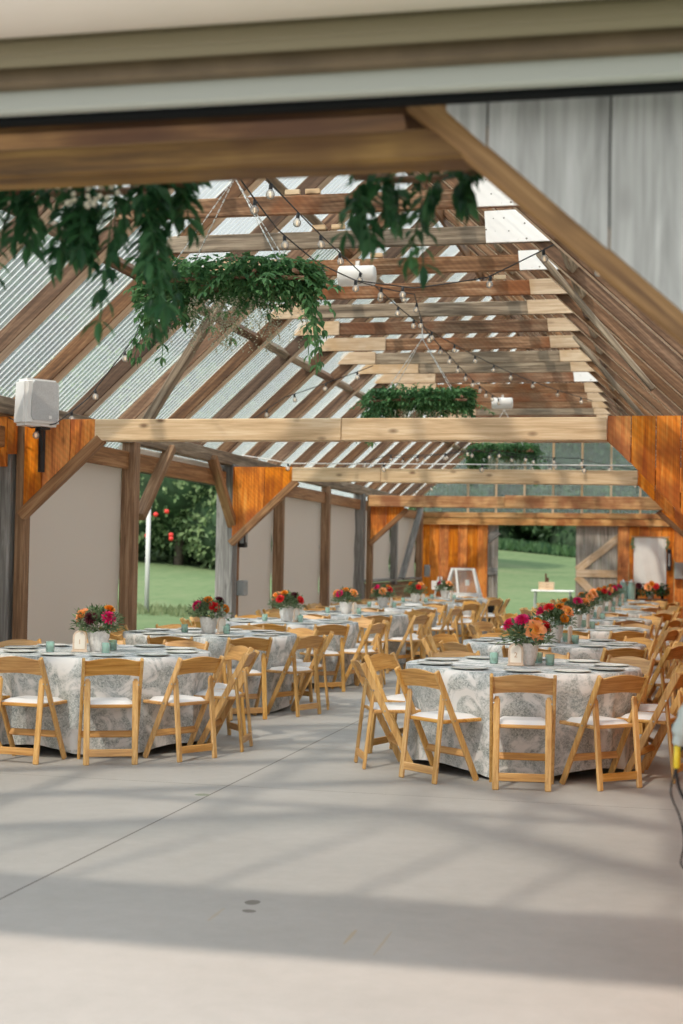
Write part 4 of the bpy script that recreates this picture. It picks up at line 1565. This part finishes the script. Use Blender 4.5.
# ------------------------------------------------------------------ string lights
BULB = MB()
BULB.lathe([(.0, -.098), (.014, -.095), (.026, -.085), (.032, -.068), (.029, -.05), (.018, -.036), (.012, -.028)], 12)
BULB_ME = BULB.mesh('bulb', M['bulb'], True)
SOCK = MB()
SOCK.lathe([(.008, .012), (.014, .008), (.015, -.03), (.013, -.034)], 10)
SOCK_ME = SOCK.mesh('socket', M['black'], True)
FILA = MB()
FILA.lathe([(.0, -.085), (.004, -.08), (.004, -.05), (.0, -.045)], 6)
FIL_ME = FILA.mesh('filament', M['filament'], True)
def string_lights(pts, n_bulb, sag, label, mat=None, r=.006, skip=0.0):
    pts = [Vector(p) for p in pts]
    dense = []
    for a, b in zip(pts[:-1], pts[1:]):
        for k in range(10):
            t = k / 10
            p = a.lerp(b, t)
            p.z -= sag * 4 * t * (1 - t) * (b - a).length * .1
            dense.append(p)
    dense.append(pts[-1])
    root = empty('string_lights', dense[0])
    o = dense[0].copy()
    mb = MB()
    mb.tube([p - o for p in dense], r, 5)
    mb.build('cord', mat or M['cord'], root)
    tot = [0]
    for a, b in zip(dense[:-1], dense[1:]):
        tot.append(tot[-1] + (b - a).length)
    for k in range(n_bulb):
        s = tot[-1] * (skip + (1 - skip) * (k + .5) / n_bulb)
        i = max(j for j in range(len(tot)) if tot[j] <= s)
        i = min(i, len(dense) - 2)
        p = dense[i].lerp(dense[i + 1], (s - tot[i]) / (tot[i + 1] - tot[i]))
        so = link('socket', SOCK_ME, root, p - o + Vector((0, 0, -.014)))
        so.rotation_euler = (rnd(-.15, .15), rnd(-.15, .15), 0)
        bl = link('bulb', BULB_ME, so)
        fi = link('filament', FIL_ME, root, p - o + Vector((0, 0, -.014)))
        fi.rotation_euler = so.rotation_euler
    tag(root, label, 'string lights', 'strings of clear bulbs under the roof')
string_lights([(-2.55, 7.9, 4.05), (-2.66, 9.0, 4.10), (-2.97, 13.0, 4.34), (-3.02, 17.5, 4.43), (-2.38, 22.5, 4.45), (-1.41, 25.6, 4.40)], 17, .05, 'black bulb string crossing the roof from the entrance over the chandeliers to the far slope')
string_lights([(-2.8, 8.2, 4.35), (-2.82, 9.0, 4.10), (-2.96, 10.6, 4.07), (-2.91, 11.6, 4.03), (-2.84, 13.0, 4.12), (-2.77, 15.5, 4.46), (-3.02, 17.55, 4.44)], 9, .04, 'black bulb string dipping over the nearest chandelier towards the second')
string_lights([(-2.84, 12.95, 4.12), (-2.32, 13.0, 4.05), (-1.66, 13.0, 4.13), (-.83, 12.0, 4.27), (-.4, 11.6, 3.7)], 4, .03, 'short bulb string swagged across to the boarded slope')
string_lights([(-3.02, 17.6, 4.43), (-3.0, 19.5, 4.36), (-3.01, 22.5, 4.33), (-2.99, 25.6, 4.42)], 10, .05, 'bulb string from the second chandelier to the far lamp housing')
string_lights([(-6.17, 12.75, 2.86), (-5.93, 12.75, 2.76), (-5.69, 12.75, 2.80), (-5.72, 13.6, 3.14), (-5.38, 13.4, 3.44), (-4.94, 13.0, 3.74), (-4.05, 11.5, 3.95)], 7, .05, 'bulb string climbing from the loudspeaker up the roof slope')
string_lights([(-6.0, 19.2, 3.25), (-5.17, 19.0, 3.74), (-4.50, 19.0, 3.96), (-3.94, 19.0, 4.16)], 5, .05, 'bulb string on the roof slope above the second bent')
string_lights([(-6.1, 25.8, 3.0), (-5.0, 26.0, 3.42), (-3.57, 26.0, 3.58), (-2.32, 26.0, 3.42), (-1.09, 26.0, 3.15), (.1, 26, 3.0)], 16, .25, 'far bulb string swagged before the translucent back gable')
string_lights([(-6.1, 23.5, 3.0), (-4.6, 23.6, 3.30), (-3.0, 23.6, 3.40), (-1.5, 23.6, 3.25), (.1, 23.6, 3.0)], 14, .25, 'bulb string swagged across behind the second bent beam')
string_lights([(-6.0, 33.0, 3.1), (-4.4, 33.2, 3.70), (-3.0, 33.2, 3.80), (-1.6, 33.2, 3.70), (.1, 33, 3.1)], 16, .25, 'farthest bulb string across the back gable')
string_lights([(-6.0, 19.86, 3.02), (-5.6, 19.86, 2.96), (-5.3, 19.86, 2.905), (-3.0, 19.86, 2.90), (-.5, 19.86, 2.89)], 4, .0, 'white cord laid along the top of the second bent beam', M['whitecord'], .008)

# white lamp housings on the ties
def lamp_housing(loc, label):
    root = empty('lamp_housing', loc)
    mb = MB()
    mb.tube([(-.18, 0, 0), (-.165, 0, 0), (.165, 0, 0), (.18, 0, 0)], [.085, .10, .10, .085], 20)
    mb.build('shell', M['white'], root, smooth=True)
    mb = MB()
    mb.bar((0, .02, .08), (0, .03, .15), .04, .03)
    mb.build('hanger', M['steel'], root)
    tag(root, label, 'lamp', 'white lamp housings on the collar ties')
lamp_housing((-3.05, 13.85, 4.345), 'white rounded lamp housing on a tie before the second chandelier')
lamp_housing((-2.97, 25.6, 4.36), 'white rounded lamp housing far down the roof, past the second chandelier')
lamp_housing((-2.95, 8.0, 4.36), 'white rounded lamp housing just behind the entrance header')

# ------------------------------------------------------------------ far end furniture
def trestle(loc, lx, ly, label, topm, legm, h=.74, rz=0, legsplit=True):
    root = empty('side_table', loc, rz)
    mb = MB()
    mb.box((0, 0, h - .02), (lx, ly, .04), None, 0, .008)
    mb.build('table_top', topm, root)
    for sx in (-1, 1):
        for sy in (-1, 1):
            mb = MB()
            mb.bar((sx * (lx / 2 - .10), sy * (ly / 2 - .06), h - .04), (sx * (lx / 2 - .06), sy * (ly / 2 - .06), 0), .035, .035, up=(0, 1, 0))
            mb.build('leg', legm, root)
    tag(root, label, 'table')
    return root
trestle((-3.27, 41.0, ground_z(-3.27, 41.0) + .01), 1.15, .6, 'white folding table out on the lawn beyond the doorway', M['white'], M['greybox'])
gz = ground_z(-3.27, 41.0) + .752
root = empty('wooden_crate', (-3.45, 41.0, gz))
mb = MB()
for k in range(3):
    for sy in (-1, 1):
        mb.box((0, sy * .12, .04 + k * .075), (.42, .018, .065))
    for sx in (-1, 1):
        mb.box((sx * .20, 0, .04 + k * .075), (.018, .24, .065))
mb.box((0, 0, .01), (.40, .24, .015))
mb.build('slat_box', M['pale'], root)
mb = MB()
mb.tube([(-.02, 0, .02), (-.02, 0, .46)], .025, 8)
mb.tube([(.03, .03, .02), (.03, .03, .34)], .03, 8)
mb.build('bottle', M['dark_wood'], root)
tag(root, 'pale wooden crate holding bottles on the white lawn table', 'crate')

trestle((-4.75, 32.4, .002), 1.25, .62, 'white gift table in the corner between screens and doorway', M['white'], M['white'])
# white framed glass card house
root = empty('card_house', (-4.58, 32.35, .744))
fr = MB()
w0, w1, d_, h = .40, .24, .20, .64
A = [(-w0, -d_, 0), (w0, -d_, 0), (w0, d_, 0), (-w0, d_, 0)]
B_ = [(-w1, -.06, h), (w1, -.06, h), (w1, .06, h), (-w1, .06, h)]
for k in range(4):
    fr.bar(A[k], A[(k + 1) % 4], .06, .06)
    fr.bar(B_[k], B_[(k + 1) % 4], .045, .05)
    fr.bar(A[k], B_[k], .05, .06, up=(0, 1, 0))
fr.bar((-.06, -d_, 0), (-.15, -.06, h), .045, .05, up=(0, 1, 0))
fr.box((0, 0, .05), (.82, .42, .12))
fr.build('frame', M['white'], root)
mb = MB()
mb.add([(-w0, -d_, .02), (w0, -d_, .02), (w1, -.06, h), (-w1, -.06, h), (-w0, d_, .02), (w0, d_, .02), (w1, .06, h), (-w1, .06, h)],
       [(0, 1, 2, 3), (4, 7, 6, 5), (0, 3, 7, 4), (1, 5, 6, 2)])
mb.build('glass', M['clear'], root)
mb = MB()
mb.box((.10, .0, .34), (.09, .01, .13))
mb.build('card', M['white'], root)
tag(root, 'white framed glass card house with sloping sides before the orange wall', 'card box')
# small easel sign and teal dispenser beside it
root = empty('easel_sign', (-5.1, 32.3, .744), R(15))
mb = MB()
mb.bar((-.10, .08, 0), (-.02, 0, .46), .03, .03)
mb.bar((.10, .08, 0), (.04, 0, .46), .03, .03)
mb.build('easel', M['white'], root)
mb = MB()
mb.box((0, -.03, .27), (.36, .02, .20), Matrix.Rotation(R(-8), 3, 'X'), 0, .004)
mb.build('sign_board', M['banner'], root)
tag(root, 'small white easel sign beside the glass card house', 'sign')

trestle((-.70, 35.7, .002), 1.15, .55, 'dark wooden side table below the white banner', M['dark_wood'], M['dark_wood'])
root = empty('hanging_banner', (-.56, 36.44, .96))
mb = MB()
vs, fs = [], []
NX, NZ = 16, 14
for j in range(NZ + 1):
    for i in range(NX + 1):
        x = -.39 + .78 * i / NX
        vs.append((x, -.012 - .010 * math.sin(i * 1.1 + .4 * j), 1.26 * j / NZ))
n1 = len(vs)
vs += [(x, y + .008, z) for x, y, z in vs]
for j in range(NZ):
    for i in range(NX):
        a = j * (NX + 1) + i
        fs.append((a, a + 1, a + NX + 2, a + NX + 1))
        fs.append((a + n1, a + NX + 1 + n1, a + NX + 2 + n1, a + 1 + n1))
mb.add(vs, fs)
mb.build('linen', M['banner'], root, smooth=True)
mb = MB()
r_ = random.Random(77)
for s in (-1, 1):
    for k in range(26):
        mb.leaf((s * (.40 + r_.uniform(-.03, .03)), -.05, 1.27 - r_.uniform(0, .25)), (s * .4 + r_.uniform(-.5, .5), -.4, -.8), (0, -1, .3), .08, .03)
mb.build('corner_leaves', M['bouquet_leaf'], root)
mb = MB()
mb.tube([(-.46, -.03, 1.27), (.46, -.03, 1.27)], .014, 6)
mb.build('rod', M['pale'], root)
tag(root, 'white linen banner with green leaf corners on the back wall', 'banner')
# arrangement on the side table
root = empty('flower_arrangement', (-.52, 35.68, .743))
mb = MB()
r_ = random.Random(5)
greenery(r_, mb, (0, 0, .22), .40, .16, .17, 320, .07, .13, False)
mb.build('foliage', M['leafdark'], root)
mb = MB()
mb.lathe([(.0, 0), (.07, 0), (.09, .14), (.085, .15), (.0, .05)], 16)
mb.build('bowl', M['pottery'], root, smooth=True)
for (x, z, kd, cl) in ((.02, .36, 'marigold', 'orange'), (-.06, .28, 'rose', 'peach'), (.12, .30, 'dahlia', 'red'), (-.28, .30, 'dahlia', 'maroon')):
    b = link(kd, BLOOM[(kd, cl)], root, (x, -.16, z))
    b.rotation_euler = (R(70), 0, 0)
    b.scale = (1.3, 1.3, 1.3)
tag(root, 'low dark green flower arrangement on the dark side table', 'flower arrangement')
for k, (x, hgt) in enumerate(((-.86, .30), (-.25, .26))):
    mb = MB()
    mb.lathe([(.0, 0), (.035, 0), (.038, hgt * .65), (.014, hgt * .8), (.014, hgt), (.0, hgt)], 14)
    o = mb.build('wine_bottle', plain('dark_bottle_glass', (.01, .012, .01), .15), None, True, (x, 35.6, .742))
    tag(o, ['dark bottle on the near end of the side table under the banner', 'dark bottle on the corner end of the side table under the banner'][k], 'bottle')
for k, x in enumerate((-1.10, -.92)):
    root = empty('drink_dispenser', (x, 33.7 + .0 * k, .742))
    mb = MB()
    mb.lathe([(.0, 0), (.085, 0), (.09, .02), (.095, .30), (.08, .36), (.075, .40), (.06, .40), (.085, .30), (.08, .03), (.0, .02)], 20)
    mb.build('jar', M['teal'], root, smooth=True)
    mb = MB()
    mb.lathe([(.0, .40), (.08, .40), (.08, .43), (.02, .44), (.02, .47), (.0, .47)], 16)
    mb.build('lid', M['steel'], root, smooth=True)
    mb = MB()
    mb.tube([(0, -.085, .06), (0, -.14, .06)], .012, 8)
    mb.build('tap', M['steel'], root)
    tag(root, ['teal glass drink dispenser, doorway side of the pair', 'teal glass drink dispenser, banner side of the pair'][k], 'dispenser')
trestle((-1.0, 33.7, .002), .75, .5, 'white drinks stand before the dark side table', M['white'], M['white'])

# dark bin beside the far chairs
root = empty('waste_bin', (-4.0, 33.6, 0))
mb = MB()
mb.lathe([(.0, 0), (.14, 0), (.18, .62), (.17, .62), (.13, .04), (.0, .03)], 18)
mb.build('bin_body', M['rubber'], root, smooth=True)
mb = MB()
mb.lathe([(.17, .60), (.195, .61), (.195, .66), (.17, .66)], 18)
mb.build('bin_rim', M['rubber'], root, smooth=True)
tag(root, 'black waste bin at the doorway behind the last chairs', 'bin')

# ------------------------------------------------------------------ extension cord on the entrance post
root = empty('extension_cord', (.13, 5.05, .95))
mb = MB()
def curve(pts, n_=8):
    out = []
    P_ = [Vector(p) for p in pts]
    for i in range(len(P_) - 1):
        p0, p1, p2, p3 = P_[max(i - 1, 0)], P_[i], P_[i + 1], P_[min(i + 2, len(P_) - 1)]
        for k in range(n_):
            t = k / n_
            out.append(.5 * ((2 * p1) + (-p0 + p2) * t + (2 * p0 - 5 * p1 + 4 * p2 - p3) * t * t + (-p0 + 3 * p1 - 3 * p2 + p3) * t ** 3))
    out.append(P_[-1])
    return out
mb.tube(curve([(.10, .0, .35), (.0, .0, .12), (-.105, 0, .0), (-.115, 0, -.06), (-.10, 0, -.13), (-.07, 0, -.17), (-.02, 0, -.18), (.08, 0, -.12), (.14, 0, .1), (.12, 0, .3)]), .006, 6)
mb.tube(curve([(-.115, .01, -.06), (-.13, .01, -.14), (-.10, .01, -.22), (-.085, .01, -.30), (-.095, .01, -.37), (-.08, .01, -.39), (-.07, .01, -.36), (-.085, .01, -.25), (-.05, .01, -.15), (.03, .01, -.08)]), .0035, 6)
mb.build('cable', M['cord'], root, smooth=True)
mb = MB()
mb.tube([(-.110, 0, .02), (-.112, 0, -.055)], .0115, 10)
mb.build('connector', M['yellow'], root, smooth=True)
mb = MB()
mb.tube(curve([(.0, 0, .24), (-.03, 0, .18), (-.08, 0, .10), (-.10, 0, .05), (-.108, 0, .02)], 5), [.05] * 5 + [.045] * 5 + [.036] * 5 + [.022] * 5 + [.01], 10)
mb.build('grey_sleeve', plain('grey_green_rubber', (0.42, 0.47, 0.44), .6), root, smooth=True)
mb = MB()
mb.bar((.10, 0, .35), (.20, 0, .35), .02, .02)
mb.build('hook', M['steel'], root)
tag(root, 'coiled black extension cord with yellow connector hung by the entrance', 'cord')
struct(beam('post', (.36, 5.05, 0), (.36, 5.05, 2.9), .09, .14, M['brown_v'], up=(0, 1, 0)))

# ------------------------------------------------------------------ outside: trees, pole, rough grass
def tree_meshes(seed, h, rad, n_leaf, leafL, mat, blobs=7, low=.1):
    r_ = random.Random(seed)
    mb = MB()
    cs = []
    for k in range(blobs):
        a = r_.uniform(0, 6.283)
        q = r_.uniform(.0, .62) * rad
        z = h * r_.uniform(max(.12, low + .15) if low > 0 else .07, .80)
        cs.append((Vector((math.cos(a) * q, math.sin(a) * q, z)), r_.uniform(.42, .62) * rad))
    cs.append((Vector((0, 0, h * .55)), rad * .75))
    for k in range(n_leaf):
        c, rr = cs[r_.randrange(len(cs))]
        v = Vector((r_.gauss(0, 1), r_.gauss(0, 1), r_.gauss(0, 1))).normalized()
        p = c + Vector((v.x, v.y, v.z * .9)) * rr * r_.uniform(.82, 1.08)
        if p.z < h * low * .3:
            p.z = r_.uniform(.05, h * low)
        d = v + Vector((r_.uniform(-.9, .9), r_.uniform(-.9, .9), r_.uniform(-.9, .5)))
        L = leafL * r_.uniform(.6, 1.3)
        mb.leaf(p, d, v + Vector((r_.uniform(-.5, .5), r_.uniform(-.5, .5), r_.uniform(-.2, .8))), L, L * .62)
    crown = mb.mesh('crown', mat)
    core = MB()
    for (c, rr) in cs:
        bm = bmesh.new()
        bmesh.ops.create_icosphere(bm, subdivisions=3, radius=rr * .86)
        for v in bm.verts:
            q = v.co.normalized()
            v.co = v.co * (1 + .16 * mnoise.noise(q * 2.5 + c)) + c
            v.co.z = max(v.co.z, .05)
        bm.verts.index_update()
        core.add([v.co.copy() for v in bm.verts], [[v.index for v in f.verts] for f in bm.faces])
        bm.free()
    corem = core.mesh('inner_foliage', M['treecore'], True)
    tb = MB()
    tb.tube([(0, 0, -.3), (.05, 0, h * .2), (0, .05, h * .5)], [.2, .16, .09], 8)
    return crown, corem, tb.mesh('trunk', M['bark'], True)
ORCH = [tree_meshes(s, 7.4, 4.0, 17000, .22, M['treeleaf'], 8, .06) for s in (51, 52)]
FAR = [tree_meshes(s, 13.0, 4.4, 7000, .50, M['treeleaf2'], 10, .0) for s in (53, 54)]
def tree(set_, x, y, s, label, group, rz=0.0, apples=False):
    root = empty('apple_tree' if group.startswith('orchard') else 'tree', (x, y, ground_z(x, y) - .05), rz)
    root.scale = (s, s, s)
    link('crown', set_[0], root)
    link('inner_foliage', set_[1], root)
    link('trunk', set_[2], root)
    tag(root, label, 'tree', group)
    return root
og = 'orchard trees beyond the open bay'
orch = [(-17.6, 50.5, 1.0, 'dark green apple tree dotted with red fruit, seen through the open bay'),
        (-22.5, 52.0, 1.05, 'bushy apple tree behind the white pole, seen through the open bay'),
        (-13.6, 55.5, 1.0, 'apple tree partly behind the grey post of the open bay')]
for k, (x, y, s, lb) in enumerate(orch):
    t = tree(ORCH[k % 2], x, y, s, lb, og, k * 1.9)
    if k < 2:
        r_ = random.Random(60 + k)
        am = MB()
        am.lathe([(.0, -.075), (.055, -.07), (.085, -.01), (.075, .045), (.04, .07), (.0, .06)], 10)
        ame = am.mesh('apple', M['apple'], True)
        for q in range(24):
            a = R(-90 + r_.uniform(-55, 55)) - k * 1.9
            z = r_.uniform(.9, 2.3)
            link('apple', ame, t, (math.cos(a) * 4.75, math.sin(a) * 4.75, z))
og2 = 'bushy trees outside beyond the screen wall'
for k, (x, y) in enumerate(((-33, 62), (-34.5, 74), (-26.5, 68), (-19.5, 71), (-12.5, 70), (-27, 80))):
    tree(FAR[k % 2], x, y, (1.3, 1.35, 1.4, 1.3, 1.25, 1.2)[k], 'green bushy tree dimly seen through the translucent roof', og2, k * 1.3)
for k, x in enumerate((-27.5, -22.5, -17.6, -13.4, -9.6, -5.6, -1.2, 3.4, 8.5)):
    tree(FAR[k % 2], x, 104 + 3.5 * math.sin(k * 2.1), 1.0, ['tall dark tree of the far treeline, seen through gable or doorway', 'tall dark tree of the far treeline, seen through gable or doorway'][k % 2], 'trees of the far treeline', k * 1.7)
# underbrush strip below the far trees
mb = MB()
r_ = random.Random(71)
for k in range(5000):
    x = r_.uniform(-34, 12)
    y = r_.uniform(96.5, 99.5)
    z = ground_z(x, y)
    hgt = r_.uniform(.3, .9)
    mb.leaf((x, y, z), (r_.uniform(-.4, .4), r_.uniform(-.4, .4), 1), (0, -1, .2), hgt, .3)
o = mb.build('underbrush', M['treeleaf2'])
tag(o, 'dark underbrush along the foot of the far treeline', 'underbrush', None, 'stuff')
mb = MB()
for k in range(7000):
    x = r_.uniform(-22, -8.2)
    y = 30 + (-11.2 - x) * -.1 + r_.uniform(-1.2, 2.6) + (.9 * math.sin(x * 1.7))
    z = ground_z(x, y) - .02
    hgt = r_.uniform(.08, .24)
    mb.leaf((x, y, z), (r_.uniform(-.5, .5), r_.uniform(-.5, .5), 1), (r_.uniform(-1, 1), -1, .2), hgt, .035)
o = mb.build('rough_grass', M['grassblade'])
tag(o, 'strip of long rough grass around the white pole', 'grass', None, 'stuff')
mb = MB()
pz = ground_z(-11.16, 30.0)
mb.tube([(-11.16, 30.0, pz - .2), (-11.16, 30.0, 2.60)], .05, 12)
mb.lathe([(.06, 2.60), (.066, 2.60), (.066, 2.64), (.0, 2.65)], 12, (-11.16, 30.0, 0))
o = mb.build('marker_pole', M['pipe'], smooth=True)
tag(o, 'white pipe pole standing in the rough grass outside the open bay', 'pole')
